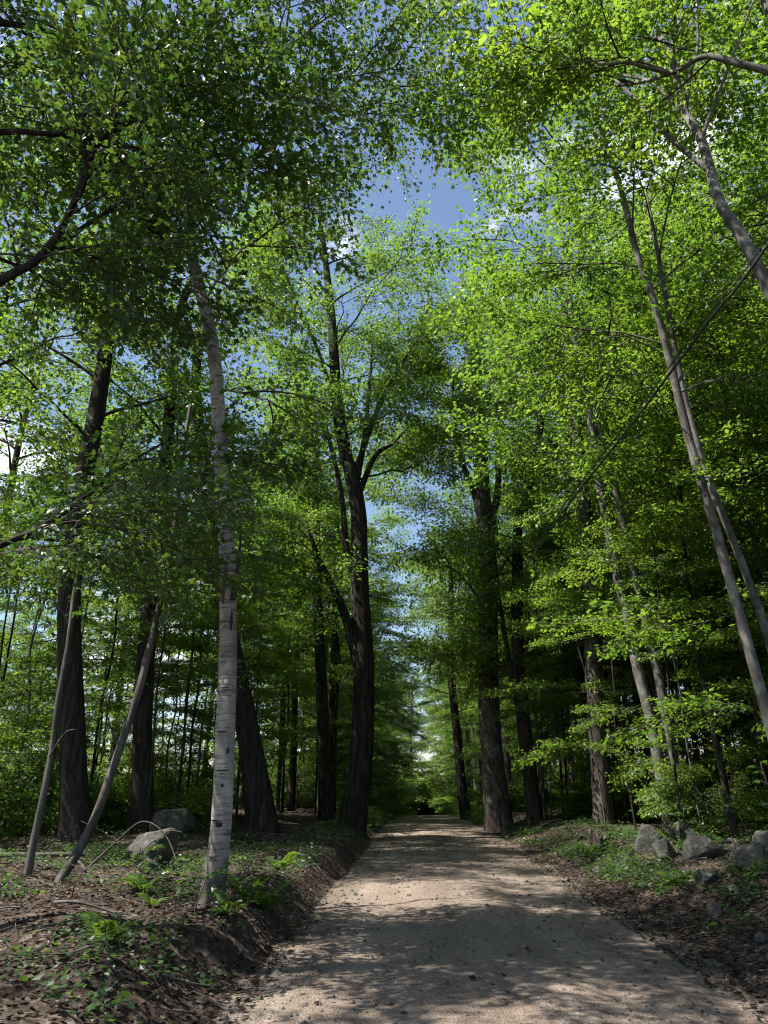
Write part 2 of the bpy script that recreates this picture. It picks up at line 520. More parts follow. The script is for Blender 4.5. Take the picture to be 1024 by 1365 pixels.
def tube(P, R, sides=8, ridge=0.0, seed=0, flare=0.0, lobes=5, cap=True):
    """P (n,3) centre line, R (n,) radii -> V, quads (and a pointed cap)"""
    P = np.asarray(P, float); R = np.asarray(R, float)
    n = len(P)
    T = np.gradient(P, axis=0)
    T = norm(T)
    ref = np.array([1.0, 0.13, 0.0]) if abs(T[0, 2]) > 0.5 else np.array([0, 0, 1.0])
    U = norm(ref - (T * ref).sum(-1, keepdims=True) * T)
    W = np.cross(T, U)
    th = np.linspace(0, 2 * np.pi, sides, endpoint=False)
    RR = R[:, None] * np.ones(sides)[None]
    if ridge:
        zz = np.concatenate([[0], np.cumsum(np.linalg.norm(np.diff(P, axis=0), axis=1))])
        A = np.cos(th)[None] * 1.7 + 0 * zz[:, None]
        B = np.sin(th)[None] * 1.7 + zz[:, None] * 0.8
        RR = RR * (1 + ridge * 2.2 * fbm(A + 20, B + 20, seed, 3))
        RR = RR * (1 + ridge * 0.6 * np.sin(th * 7 + seed + 1.3 * np.sin(zz[:, None] * .9)))
    if flare:
        h = P[:, 2] - P[0, 2]
        e = np.exp(-np.maximum(h, 0) / (2.2 * R[0] + 0.05))[:, None]
        RR = RR * (1 + flare * e * (0.55 + 0.6 * np.maximum(0, np.cos(th * lobes + seed)[None]) ** 1.5 + 0.3 * np.cos(th * 2 + seed * 1.7)[None]))
    V = P[:, None, :] + RR[..., None] * (np.cos(th)[None, :, None] * U[:, None, :] + np.sin(th)[None, :, None] * W[:, None, :])
    V = V.reshape(-1, 3)
    i = np.arange(n - 1)[:, None] * sides
    j = np.arange(sides)[None]
    a = i + j; b = i + (j + 1) % sides
    F = np.stack([a, b, b + sides, a + sides], -1).reshape(-1, 4)
    if cap:
        V = np.vstack([V, P[-1] + T[-1] * R[-1] * 0.4])
        k = (n - 1) * sides
        jj = np.arange(sides)
        tri = np.stack([k + jj, k + (jj + 1) % sides, np.full(sides, len(V) - 1)], -1)
        return V, [F, tri]
    return V, [F]

def join(parts):
    """parts: list of (V, [faces]) -> V, [quads, tris]"""
    Vs, Q, T = [], [], []
    off = 0
    for V, Fs in parts:
        Vs.append(V)
        for f in Fs:
            (Q if f.shape[1] == 4 else T).append(f + off)
        off += len(V)
    out = []
    if Q: out.append(np.concatenate(Q))
    if T: out.append(np.concatenate(T))
    return np.vstack(Vs), out

def make_bough(seed, L=2.3, W=1.15, ntw=16, dens=34, thick=0.10, droop=0.25, size=0.105, tmpl=LEAF2, tf=LEAF2_F, tilt=0.5, spread=0.12, up=0.0):
    r = np.random.default_rng(seed)
    P, D, N = [], [], []
    tw = []
    tt = np.linspace(0, 1, 8)
    main = np.stack([L * tt, 0.18 * np.sin(tt * 3 + r.uniform(0, 6)) * tt, up * tt * L - droop * L * 0.5 * tt ** 2], 1)
    tw.append((main, 0.019, 0.004))
    for k in range(ntw):
        t = 0.14 + 0.86 * (k + r.uniform(0, .8)) / ntw
        side = 1 if k % 2 else -1
        base = np.array([np.interp(t, tt, main[:, c]) for c in range(3)])
        ang = side * math.radians(r.uniform(32, 68)) * (1 - 0.35 * t)
        ln = W * (1.05 - 0.62 * t) * r.uniform(0.6, 1.15)
        el = r.normal(0, thick * 3.2)
        d = np.array([math.cos(ang) * math.cos(el), math.sin(ang) * math.cos(el), math.sin(el)])
        q = np.linspace(0, 1, 4)[:, None]
        line = base + d * ln * q + np.array([0, 0, -droop * 0.35 * ln]) * q ** 2
        tw.append((line, 0.008, 0.0025))
        nl = max(4, int(ln * dens * r.uniform(.7, 1.3)))
        u = r.uniform(0.12, 1.08, nl)
        pos = base + d * ln * u[:, None] + np.array([0, 0, -droop * 0.35 * ln]) * (u ** 2)[:, None]
        lat = np.stack([-d[1] * np.ones(nl), d[0] * np.ones(nl), np.zeros(nl)], 1)
        s2 = r.choice([-1, 1], nl)[:, None]
        pos = pos + lat * s2 * np.abs(r.normal(0.03, spread, nl))[:, None] + np.stack([np.zeros(nl), np.zeros(nl), r.normal(-0.01, thick, nl)], 1)
        dr = d[None] * 0.7 + lat * s2 * 0.8 + r.normal(0, .35, (nl, 3)) + np.array([0, 0, -0.32])
        P.append(pos); D.append(dr)
        N.append(np.array([0, 0, 1.0]) + r.normal(0, tilt, (nl, 3)))
    # leaves along the leader
    nl = int(L * dens * 0.5)
    u = r.uniform(0.25, 1.03, nl)
    pos = np.stack([np.interp(u, tt, main[:, c]) for c in range(3)], 1) + r.normal(0, [0.05, spread, thick], (nl, 3))
    P.append(pos); D.append(r.normal(0, 1, (nl, 3)) * [1, 1, .3] + [0.6, 0, -.3]); N.append(np.array([0, 0, 1.0]) + r.normal(0, tilt, (nl, 3)))
    P, D, N = np.vstack(P), np.vstack(D), np.vstack(N)
    sz = size * r.uniform(0.45, 1.35, len(P))
    V, F = leaves_arrays(P, D, N, sz, tmpl, tf)
    tone = np.repeat(np.clip(r.normal(0.5, 0.22, len(P)), 0, 1), len(tmpl))
    tv, tF = [], []
    off = 0
    for line, r0, r1 in tw:
        v, f = tube(line, np.linspace(r0, r1, len(line)), 3, cap=False)
        f = f[0]
        tv.append(v); tF.append(np.concatenate([f[:, [0, 1, 2]], f[:, [0, 2, 3]]]) + off)
        off += len(v)
    return dict(V=V, F=F, tone=tone, tV=np.vstack(tv), tF=np.concatenate(tF))

BOUGH = {
    'maple': [make_bough(100 + i, size=0.128, dens=25) for i in range(6)],
    'maple_near': [make_bough(120 + i, size=0.112, dens=26, ntw=19, tmpl=LEAF3, tf=LEAF3_F, thick=0.10, spread=.09) for i in range(6)],
    'clump': [make_bough(140 + i, L=2.0, W=1.3, ntw=17, thick=0.22, tilt=0.7, dens=23, size=0.128, up=0.25, droop=0.35) for i in range(6)],
    'clump_near': [make_bough(160 + i, L=2.0, W=1.2, ntw=19, thick=0.16, tilt=0.65, dens=23, size=0.112, up=0.2, droop=0.35, spread=.09, tmpl=LEAF3, tf=LEAF3_F) for i in range(6)],
    'birch': [make_bough(180 + i, L=1.8, W=0.95, ntw=17, thick=0.2, tilt=0.8, dens=28, size=0.088, droop=0.7) for i in range(5)],
    'layer': [make_bough(200 + i, L=2.3, W=1.25, ntw=18, thick=0.045, tilt=0.28, dens=25, size=0.128, droop=0.2) for i in range(6)],
    'layer_near': [make_bough(240 + i, L=2.0, W=1.1, ntw=18, thick=0.045, tilt=0.3, dens=25, size=0.112, droop=0.2, tmpl=LEAF3, tf=LEAF3_F) for i in range(4)],
    'needle': [make_bough(220 + i, L=2.4, W=0.9, ntw=22, thick=0.05, tilt=0.4, dens=48, size=0.075, droop=0.55, spread=0.07) for i in range(4)],
}

def rot_mat(yaw, pitch, roll):
    return np.array((Matrix.Rotation(yaw, 3, 'Z') @ Matrix.Rotation(-pitch, 3, 'Y') @ Matrix.Rotation(roll, 3, 'X')))

def crown_mesh(name, placements, kinds, leafmat, rng):
    """placements: list of (pos, yaw, pitch, scale)"""
    Vs, F, Tn, mi = [], [], [], []
    off = 0
    for pos, yaw, pitch, sc in placements:
        b = BOUGH[kinds[rng.integers(len(kinds))]]
        b = b[rng.integers(len(b))]
        R = rot_mat(yaw, pitch, rng.uniform(-.35, .35)) * sc
        base = rng.normal(0, .10)
        for v, f, t, m in ((b['V'], b['F'], np.clip(b['tone'] + base, 0, 1), 0), (b['tV'], b['tF'], np.zeros(len(b['tV'])), 1)):
            Vs.append(v @ R.T + np.asarray(pos)); F.append(f + off); Tn.append(t); mi.append(np.full(len(f), m, np.int32))
            off += len(v)
    return mesh_from(name, np.vstack(Vs), [np.concatenate(F)], [leafmat, M['twig']], [np.concatenate(mi)], np.concatenate(Tn))

def point_on(P, h):
    z = P[:, 2]
    return np.array([np.interp(h, z, P[:, c]) for c in range(3)])

def limb_line(p0, az, ln, rise, rng, n=9):
    t = np.linspace(0, 1, n)
    w = rng.normal(0, 0.07, (n, 3)) * ln * 0.35 * t[:, None]
    w[0] = 0
    d = np.array([math.cos(az), math.sin(az), 0])
    P = p0 + d * ln * t[:, None] * (1 - 0.12 * t[:, None])
    P[:, 2] += rise * ln * (t ** 0.85) - 0.16 * ln * t ** 2.5
    return P + w

def add_limb_boughs(line, ln, az, rng, out, start=0.35, step=0.85, sc=1.0, pitch0=0.0):
    n = max(2, int(ln * (1 - start) / step) + 1)
    m = len(line)
    for k in range(n):
        t = start + (1 - start) * (k + rng.uniform(0, .6)) / n
        p = np.array([np.interp(t, np.linspace(0, 1, m), line[:, c]) for c in range(3)])
        side = 1 if k % 2 else -1
        out.append((p, az + side * rng.uniform(0.35, 1.2), pitch0 + rng.normal(0.0, .16), sc * rng.uniform(.75, 1.12)))
    out.append((line[-2], az + rng.normal(0, .25), pitch0 + rng.normal(-.05, .15), sc * rng.uniform(.85, 1.1)))

def profile(s):
    """crown radius against relative height in the crown"""
    return (0.55 + 0.75 * math.sin(min(1, s * 1.15 + 0.18) * math.pi * 0.62)) * (1 - 0.62 * max(0, s - 0.45) / 0.55)

def auto_limbs(P, R0, h0, nl, cr, rng, rise=(0.35, 0.9), bias=None, step=0.85, sc=1.0, start=0.3, hmax=None):
    top = P[-1, 2]
    limbs, bo = [], []
    az = rng.uniform(0, 6.28)
    for k in range(nl):
        s = (k + rng.uniform(0, .7)) / nl
        h = h0 + ((hmax or top) - h0) * s
        az += 2.4 + rng.normal(0, .35)
        ln = cr * profile(s) * rng.uniform(.75, 1.15)
        if bias is not None:
            ln *= 1 + bias[1] * math.cos(az - bias[0])
        p0 = point_on(P, h)
        rs = rise[0] + (rise[1] - rise[0]) * s
        line = limb_line(p0, az, ln, rs, rng)
        limbs.append(line)
        add_limb_boughs(line, ln, az, rng, bo, start, step, sc, pitch0=0.12 * rs)
    for k in range(3):
        bo.append((P[-1] - [0, 0, .4 * k], rng.uniform(0, 6.28), rng.uniform(.3, 1.0), sc))
    return limbs, bo

def branches_mesh(name, limbs, r0, mat, sides=5):
    parts = []
    for i, l in enumerate(limbs):
        ln = np.linalg.norm(l[-1] - l[0])
        rr = r0 * min(1.0, 0.35 + ln / 5.0)
        parts.append(tube(l, np.linspace(rr, 0.010, len(l)), sides))
    V, F = join(parts)
    return mesh_from(name, V, F, [mat], smooth=True)

# ---------------------------------------------------------------- the trees one by one
def hero(name, label, cat, stems, kinds, leafmat, barkmat, limbs=(), seed=0, h0=6.0, nl=14, cr=2.6, extra_top=4.0, sides=18, bias=None, group=None,
         sc=1.0, step=0.85, flare=0.42, ridge=0.07, rise=(0.35, .9), start=0.3, crown_on=(0,), hmax=None, more_boughs=(), sub_branch=True, gap=None):
    """stems: list of (world points, r_base, r_top): every stem is continued upwards by extra_top metres; limbs: (points, r0, r1, bough step)"""
    rng = np.random.default_rng(seed)
    b0 = np.array(stems[0][0][0], float)
    root = empty(name, (float(b0[0]), float(b0[1]), float(b0[2])), label, cat, group)
    bo, small = [], []
    for si, (pts, r0, r1) in enumerate(stems):
        pts = np.array(pts, float) - b0
        if extra_top:
            d = norm(pts[-1] - pts[-2])
            d = norm(d * 0.6 + np.array([0, 0, .6]))
            pts = np.vstack([pts, pts[-1] + d * extra_top * .5, pts[-1] + d * extra_top + [rng.normal(0, .2), rng.normal(0, .2), 0]])
        pts = np.vstack([pts[0] - [0, 0, .35], pts])
        n = max(14, int((pts[-1, 2] - pts[0, 2]) * 4))
        P = catmull(pts, n)
        hrel = (P[:, 2] - P[0, 2]) / (P[-1, 2] - P[0, 2])
        R = r1 + (r0 - r1) * (1 - hrel) ** 0.85
        R[-1] *= .6
        V, F = tube(P, R, sides, ridge, seed + si, flare)
        obj('trunk', mesh_from(name + '_trunk', V, F, [barkmat], smooth=True), root)
        if si in crown_on and nl:
            ls, bs = auto_limbs(P, r0, h0, nl, cr, rng, rise, bias, step, sc, start, hmax)
            small += ls
            bo += bs
    for li, (pts, r0, r1, st, *first) in enumerate(limbs):
        pts = np.array(pts, float) - b0
        P = catmull(pts, max(10, 5 * len(pts)))
        V, F = tube(P, np.linspace(r0, r1, len(P)), 9, 0.03, seed + 40 + li)
        obj('limb', mesh_from(name + '_limb', V, F, [barkmat], smooth=True), root)
        ln = float(np.linalg.norm(np.diff(P, axis=0), axis=1).sum())
        d = P[-1] - P[0]
        az = math.atan2(d[1], d[0])
        if st:
            add_limb_boughs(P, ln, az, rng, bo, first[0] if first else 0.25, st, sc, 0.1)
            if sub_branch:
                for q in range(int(ln / 1.1)):
                    t = rng.uniform(max(.3, first[0] if first else 0), .95)
                    p = P[int(t * (len(P) - 1))]
                    a2 = az + rng.choice([-1, 1]) * rng.uniform(.5, 1.3)
                    l2 = limb_line(p, a2, rng.uniform(.9, 1.9), rng.uniform(.1, .5), rng)
                    small.append(l2)
                    add_limb_boughs(l2, 1.5, a2, rng, bo, .4, .8, sc * .9, .05)
    bo += [(np.array(p) - b0, y, pt, s) for p, y, pt, s in more_boughs]
    if small:
        obj('branches', branches_mesh(name + '_branches', small, min(0.05, stems[0][1] * .28), barkmat), root, kind='stuff')
    if gap:                                 # a gap in the crown between two heights of bearing
        bo = [b for b in bo if not (b[0][2] + b0[2] > gap[2] and gap[0] < (b[0][0] + b0[0]) / (b[0][1] + b0[1]) < gap[1] and rng.uniform() < .8)]
    if bo:
        obj('crown', crown_mesh(name + '_crown', bo, kinds, leafmat, rng), root, kind='stuff')
    return root

ML, MN = ['maple', 'clump'], ['maple_near', 'clump_near']
L_, B_, D_, G_ = M['leaf'], M['leaf_birch'], M['bark_dark'], M['bark_grey']

def base_z(p, dz=-0.03):
    x, y = p[0], p[1]
    return (x, y, ground(x, y) + dz)

def stem(pts):
    pts = list(pts)
    pts[0] = base_z(pts[0])
    return pts

birch = hero('birch_tree', 'white paper birch with dark knots and flared foot on the left bank', 'tree',
     [(stem([(-2.38, 9.6, 0.29), (-2.33, 9.6, 1.18), (-2.36, 9.6, 2.39), (-2.40, 9.6, 3.33), (-2.48, 9.6, 4.34), (-2.57, 9.6, 5.09), (-2.73, 9.6, 6.22), (-2.9, 9.7, 7.39), (-3.12, 9.8, 8.38),
        (-3.5, 9.8, 9.68), (-3.62, 9.9, 11.0), (-3.62, 10, 12.25), (-3.72, 10.2, 13.92)]), 0.126, 0.05)],
     ['birch', 'clump_near'], B_, M['birch'], limbs=[([(-2.55, 9.6, 5.0), (-2.9, 9.5, 5.2), (-3.5, 9.3, 5.25)], 0.03, 0.01, 0),
        ([(-3.6, 9.9, 11.0), (-2.9, 9.9, 11.5), (-2.1, 9.8, 12.1), (-1.1, 9.6, 12.9), (0.0, 9.5, 13.4)], 0.045, 0.012, .55), ([(-3.65, 10.1, 13.0), (-2.6, 10, 14.0), (-1.4, 9.8, 15.0), (-0.3, 9.8, 15.6)], 0.04, 0.012, .6)],
     seed=3, h0=6.5, nl=13, cr=1.9, step=1.05, extra_top=3.0, sides=24, bias=(2.6, 0.25), flare=0.9, ridge=0.06, rise=(.3, .9))

hero('maple_tree', 'thick dark trunk rising behind the two leaning grey poles at left', 'tree',
     [(stem([(-7.03, 16.5, 0.38), (-7.32, 16.5, 2.36), (-7.75, 16.5, 4.77), (-7.93, 16.5, 6.35), (-7.95, 16.5, 8.61), (-7.94, 16.6, 10.71), (-8.01, 16.7, 13.23), (-8.27, 16.8, 15.77)]), 0.29, 0.12)],
     ML, L_, D_, seed=5, h0=6.5, nl=12, cr=3.2, extra_top=3, step=1.15)
hero('maple_tree', 'straight dark trunk standing just behind the mossy boulder at left', 'tree',
     [(stem([(-6.81, 20, 0.47), (-7.14, 20, 3.45), (-7.27, 20, 6.47), (-7.25, 20, 8.66), (-7.27, 20, 11.02), (-7.34, 20, 13.57)]), 0.27, 0.11)],
     ML, L_, D_, seed=6, h0=8, nl=10, cr=2.6, extra_top=4, step=1.15)
hero('maple_tree', 'dark broad-footed trunk leaning left close behind the white birch', 'tree',
     [(stem([(-4.19, 22, 0.42), (-4.55, 22, 2.2), (-4.91, 22, 3.63), (-5.67, 22, 6.47), (-6.29, 22, 8.6), (-6.67, 22, 10.88), (-7.15, 22, 13.6)]), 0.36, 0.12)],
     ML, L_, D_, seed=7, h0=8, nl=11, cr=2.8, extra_top=3, step=1.15)
hero('maple_tree', 'slim dark trunk just left of the forked black roadside maple', 'tree',
     [(stem([(-3.7, 33, 0.52), (-3.9, 33, 3.7), (-4.15, 33, 7.19), (-4.4, 33, 10.96), (-4.64, 33, 15.43)]), 0.30, 0.11)],
     ML, L_, D_, seed=8, h0=8, nl=11, cr=2.6, extra_top=3, step=1.2)
hero('maple_tree', 'massive black forked maple on the left road edge at mid distance', 'tree',
     [(stem([(-2.15, 27, 0.39), (-1.86, 27, 2.82), (-1.84, 27, 5.9), (-1.98, 27, 8.38), (-2.07, 27, 11.33), (-2.32, 27, 12.89), (-2.64, 27, 14.18), (-2.98, 27, 16.2)]), 0.43, 0.10)],
     ML, L_, D_, seed=9, h0=12.0, nl=17, cr=3.6, extra_top=9, step=.85, bias=(0.2, .25), limbs=[
        ([(-1.84, 27, 5.0), (-2.4, 27, 7.2), (-2.9, 26.6, 8.4), (-3.5, 26.2, 9.6), (-4.0, 26, 11)], 0.22, 0.06, .9),
        ([(-2.0, 27, 8.2), (-2.5, 27, 10.1), (-2.75, 27, 12.3), (-3.24, 27, 14.5), (-3.8, 27, 16.6)], 0.16, 0.05, .9),
        ([(-2.1, 27, 12.2), (-1.47, 27.4, 14.06), (-0.73, 28, 14.95), (0.0, 28.4, 16.0)], 0.13, 0.03, 1.3, .6),
        ([(-2.2, 27, 12.6), (-1.9, 27, 14.5), (-1.7, 27, 16.86), (-1.55, 27, 19.35)], 0.14, 0.04, .9), ([(-2.3, 27, 13.0), (-1.2, 27.2, 16.5), (0.2, 27.5, 19.5), (1.0, 27.8, 21.8)], 0.12, 0.03, .9, .5), ([(-2.6, 27, 14.2), (-3.6, 26.8, 18), (-4.8, 26.4, 21), (-5.6, 26.2, 23)], 0.11, 0.03, .8)])
hero('maple_tree', 'overhanging maple whose dark limbs reach in at the upper left', 'tree',
     [(stem([(-6.3, 7.0, 0.3), (-6.0, 7, 2.2), (-5.6, 7, 4.6), (-5.55, 7, 7.6), (-5.75, 7, 10.5), (-5.8, 7.2, 13.0)]), 0.19, 0.08)],
     MN, M['leaf_shaded'], D_, gap=(-.45, -.29, 7.8), seed=10, h0=7.2, nl=12, cr=2.8, step=1.05, extra_top=3, sub_branch=True, bias=(0.3, 0.3), limbs=[
        ([(-5.55, 7, 6.3), (-4.84, 7.2, 7.23), (-4.5, 7.3, 7.62), (-4.28, 7.4, 8.32), (-4.18, 7.5, 9.39), (-4.05, 7.6, 10.02), (-3.85, 7.8, 11.29), (-3.5, 8, 12.4)], 0.062, 0.016, .6),
        ([(-4.5, 7.3, 7.62), (-4.0, 7.6, 8.49), (-3.69, 7.9, 9.13), (-3.3, 8.3, 9.9), (-2.6, 8.9, 10.8)], 0.034, 0.010, .6),
        ([(-4.2, 7.5, 9.2), (-4.45, 7.5, 10.46), (-4.71, 7.6, 11.6), (-4.9, 7.6, 12.53)], 0.03, 0.010, .6),
        ([(-5.75, 7.2, 3.4), (-5.17, 7.5, 3.69), (-4.72, 8, 4.2), (-4.39, 8.3, 4.55), (-4.13, 8.6, 5.0), (-3.87, 9, 5.58), (-3.3, 9.6, 6.4)], 0.055, 0.012, .8)])

hero('maple_tree', 'thick grey-brown roadside maple splitting in a V on the right road edge', 'tree',
     [(stem([(3.25, 32, 0.42), (3.12, 32, 2.46), (3.05, 32, 4.81), (3.2, 32, 7.93), (3.3, 32, 10.59), (3.26, 32, 11.98)]), 0.46, 0.27)],
     ML, L_, M['bark_brown'], seed=12, nl=12, cr=3.4, h0=15, extra_top=12, step=1.0, bias=(3.1, .25), limbs=[
        ([(3.2, 32, 11.2), (3.04, 32, 13.05), (2.83, 32, 14.33), (2.27, 31.5, 15.8), (1.98, 31, 18.24), (2.0, 31, 20)], 0.22, 0.05, .8, .55),
        ([(3.32, 32, 11.2), (3.62, 32, 13.04), (3.93, 32, 14.49), (4.08, 32, 16.76), (4.34, 32, 19.54), (4.3, 32, 21)], 0.22, 0.05, .8, .55),
        ([(3.1, 32, 8.5), (2.5, 31.4, 9.6), (1.7, 30.8, 10.3), (1.2, 30.4, 10.4)], 0.09, 0.02, 1.6, .6),
        ([(3.2, 32, 9.5), (3.9, 31, 10.6), (4.6, 30.2, 11.3)], 0.08, 0.02, 1.6, .6),
        ([(3.1, 32, 6.0), (2.6, 31.2, 6.6), (2.0, 30.6, 6.7), (1.7, 30.1, 6.5)], 0.05, 0.012, .5)])
hero('maple_tree', 'slimmer dark two-forked tree just right of the V-shaped maple', 'tree',
     [(stem([(4.34, 30, 0.45), (4.25, 30, 2.41), (4.13, 30, 4.61), (4.1, 30, 6.93), (4.29, 30, 10.02), (4.49, 30, 12.31), (4.97, 30, 13.32)]), 0.29, 0.11)],
     ML, L_, D_, seed=13, h0=8, nl=14, cr=2.9, extra_top=8, limbs=[([(4.17, 30, 3.2), (3.8, 30, 5.75), (3.6, 30, 7.53), (3.47, 30, 9.07), (3.4, 30, 11)], 0.15, 0.05, .7)])
hero('maple_tree', 'grey twin-stemmed tree leaning left above the pale roadside boulder', 'tree',
     [(stem([(6.15, 20, 0.79), (5.99, 20, 3.22), (5.81, 20, 4.54), (5.70, 20, 5.93), (5.54, 20, 7.18), (5.34, 20, 9.61), (5.28, 20, 11.75), (5.1, 20, 14.05)]), 0.155, 0.07),
      (stem([(6.45, 20.1, 0.79), (6.38, 20, 3.22), (6.3, 20, 4.54), (6.14, 20, 5.93), (6.0, 20, 7.18), (5.78, 20, 9.15), (5.6, 20, 10.78), (5.36, 20, 12.25)]), 0.15, 0.07)],
     ML, L_, G_, seed=14, h0=8.5, nl=9, cr=2.5, extra_top=4, crown_on=(0, 1), flare=0.5)
hero('maple_tree', 'pale grey two-stemmed tree leaning in from the right picture edge', 'tree',
     [(stem([(6.05, 13, 0.73), (5.81, 13, 2.65), (5.69, 13, 3.75), (5.56, 13, 4.93), (5.42, 13, 6.19), (5.23, 13, 7.69), (5.07, 13, 9.65), (4.92, 13, 11.07), (4.75, 13, 12.0)]), 0.10, 0.05),
      (stem([(6.75, 13.2, 0.73), (6.40, 13.2, 2.41), (6.20, 13.2, 3.38), (6.08, 13.2, 4.4), (5.88, 13.2, 5.48), (5.70, 13.2, 6.33), (5.56, 13.2, 7.0), (5.36, 13.2, 8.6), (5.3, 13.2, 10)]), 0.078, 0.04)],
     ['layer_near', 'maple_near'], L_, G_, seed=15, h0=8.2, nl=8, cr=2.1, extra_top=4, crown_on=(0, 1), flare=0.5)
hero('maple_tree', 'straight dark trunk deep in the wood at the right picture edge', 'tree',
     [(stem([(11.17, 24, 0.59), (11.3, 24, 4.88), (11.18, 24, 8.24), (11.09, 24, 11.41), (11.2, 24, 13.68)]), 0.3, 0.13)],
     ML, L_, M['bark_brown'], seed=16, h0=7, nl=14, cr=3.0, extra_top=4)
hero('maple_tree', 'brown-grey trunk rising behind the twin-stemmed grey tree', 'tree',
     [(stem([(8.02, 27, 0.8), (8.12, 27, 5.31), (8.19, 27, 9.12), (8.32, 27, 12.71), (8.3, 27, 15.95)]), 0.27, 0.11)],
     ML, L_, M['bark_brown'], seed=17, h0=8, nl=14, cr=2.8, extra_top=3)
hero('maple_tree', 'very thin dark stem between the twin-stemmed tree and right-edge tree', 'tree',
     [(stem([(6.9, 18, 0.99), (6.7, 18, 4.07), (6.65, 18, 6.41), (6.76, 18, 8.17), (6.92, 18, 10.47)]), 0.085, 0.04)],
     ['layer', 'maple'], L_, D_, seed=18, h0=6.5, nl=9, cr=1.8, extra_top=2, sides=10)
hero('ash_tree', 'pale leaning trunk with bare forks against the leaves at upper right', 'tree',
     [(stem([(5.9, 7.9, 0.6), (5.5, 8, 2.6), (4.8, 8, 5.61), (4.47, 8, 7.44), (4.36, 8.2, 8.48), (4.29, 8.4, 9.16), (4.34, 8.6, 10.02), (4.38, 8.8, 10.8), (4.32, 9, 11.51), (4.39, 9.2, 12.18)]), 0.10, 0.048)],
     MN, L_, G_, seed=19, h0=12.0, nl=3, cr=1.6, extra_top=2.0, bias=(1.6, .4), flare=0.5, start=.45, limbs=[
        ([(4.30, 8.6, 9.95), (4.0, 9, 11.03), (3.79, 9.4, 12.19), (3.57, 9.8, 13.27), (3.3, 10, 14.2)], 0.045, 0.016, 0),
        ([(4.35, 8.75, 10.6), (4.64, 8.6, 11.31), (4.86, 8.4, 11.82), (5.27, 8.2, 12.79)], 0.034, 0.016, 0),
        ([(4.32, 9, 11.4), (4.52, 9, 12.26), (4.73, 9, 12.91), (4.85, 9, 13.94)], 0.04, 0.016, 0),
        ([(4.30, 9, 11.5), (4.08, 9.4, 12.59), (3.77, 9.8, 13.26), (3.4, 10.2, 13.9)], 0.04, 0.014, 0)])
hero('ash_tree', 'bare crooked limb crossing the topmost right corner of the canopy', 'tree',
     [(stem([(6.4, 6.6, 0.6), (6.2, 6.8, 4), (5.7, 7.1, 8), (5.2, 7.4, 10.2)]), 0.17, 0.09)],
     MN, L_, G_, seed=20, h0=11.8, nl=3, cr=1.8, extra_top=4, bias=(.2, .6), limbs=[
        ([(5.25, 7.4, 10.0), (4.78, 7.5, 10.5), (4.49, 7.6, 10.77), (4.17, 7.8, 11.18), (3.91, 8.2, 11.39), (3.59, 8.8, 11.9), (3.13, 9.5, 12.67), (2.5, 9.9, 13.3)], 0.06, 0.014, 3.0)])
hero('maple_tree', 'dark leaning trunk at the far right road edge near the crest', 'tree',
     [(stem([(2.9, 48, -0.13), (2.7, 48, 2.04), (2.55, 48, 4.64), (2.3, 48, 8.27), (2.4, 48, 11)]), 0.32, 0.13)],
     ML, L_, D_, seed=21, h0=6, nl=13, cr=2.6, extra_top=5)

# far hemlocks left of the road
for i, (x, y, h, lab) in enumerate([(-3.6, 52, 15, 'dark drooping hemlock on the far left road edge'), (-4.0, 60, 18, 'taller dark hemlock just beyond the other on the far left')]):
    hero('hemlock_tree', lab, 'tree', [(stem([(x, y, 0), (x, y, h * .5), (x + .1, y, h)]), 0.22, 0.03)], ['needle'], M['needle'], D_, seed=30 + i, h0=2.0, nl=34, cr=2.5,
         extra_top=0.5, rise=(-.12, .2), step=.8, sides=10)

# ---------------------------------------------------------------- forest trees in numbers
def proto_tree(name, seed, h, r, h0, nl, cr, kinds, leafmat, barkmat, lean=0.0, sc=1.0, step=1.0, rise=(.35, .9), start=.3, sides=10):
    rng = np.random.default_rng(seed)
    root = empty(name, (0, 0, 0), 'forest tree', 'tree')
    n = 7
    t = np.linspace(0, 1, n)
    pts = np.stack([lean * h * t ** 1.3 + rng.normal(0, .012, n) * h * t, rng.normal(0, .012, n) * h * t, h * t - .35], 1)
    P = catmull(pts, 26)
    R = 0.02 + (r - .02) * (1 - np.linspace(0, 1, 26)) ** .8
    V, F = tube(P, R, sides, .05 if r > .1 else .02, seed, .6 if r > .08 else .3)
    obj('trunk', mesh_from(name + '_trunk', V, F, [barkmat], smooth=True), root)
    ls, bo = auto_limbs(P, r, h0, nl, cr, rng, rise, None, step, sc, start)
    obj('branches', branches_mesh(name + '_branches', ls, min(.05, r * .3), barkmat), root, kind='stuff')
    obj('crown', crown_mesh(name + '_crown', bo, kinds, leafmat, rng), root, kind='stuff')
    return root

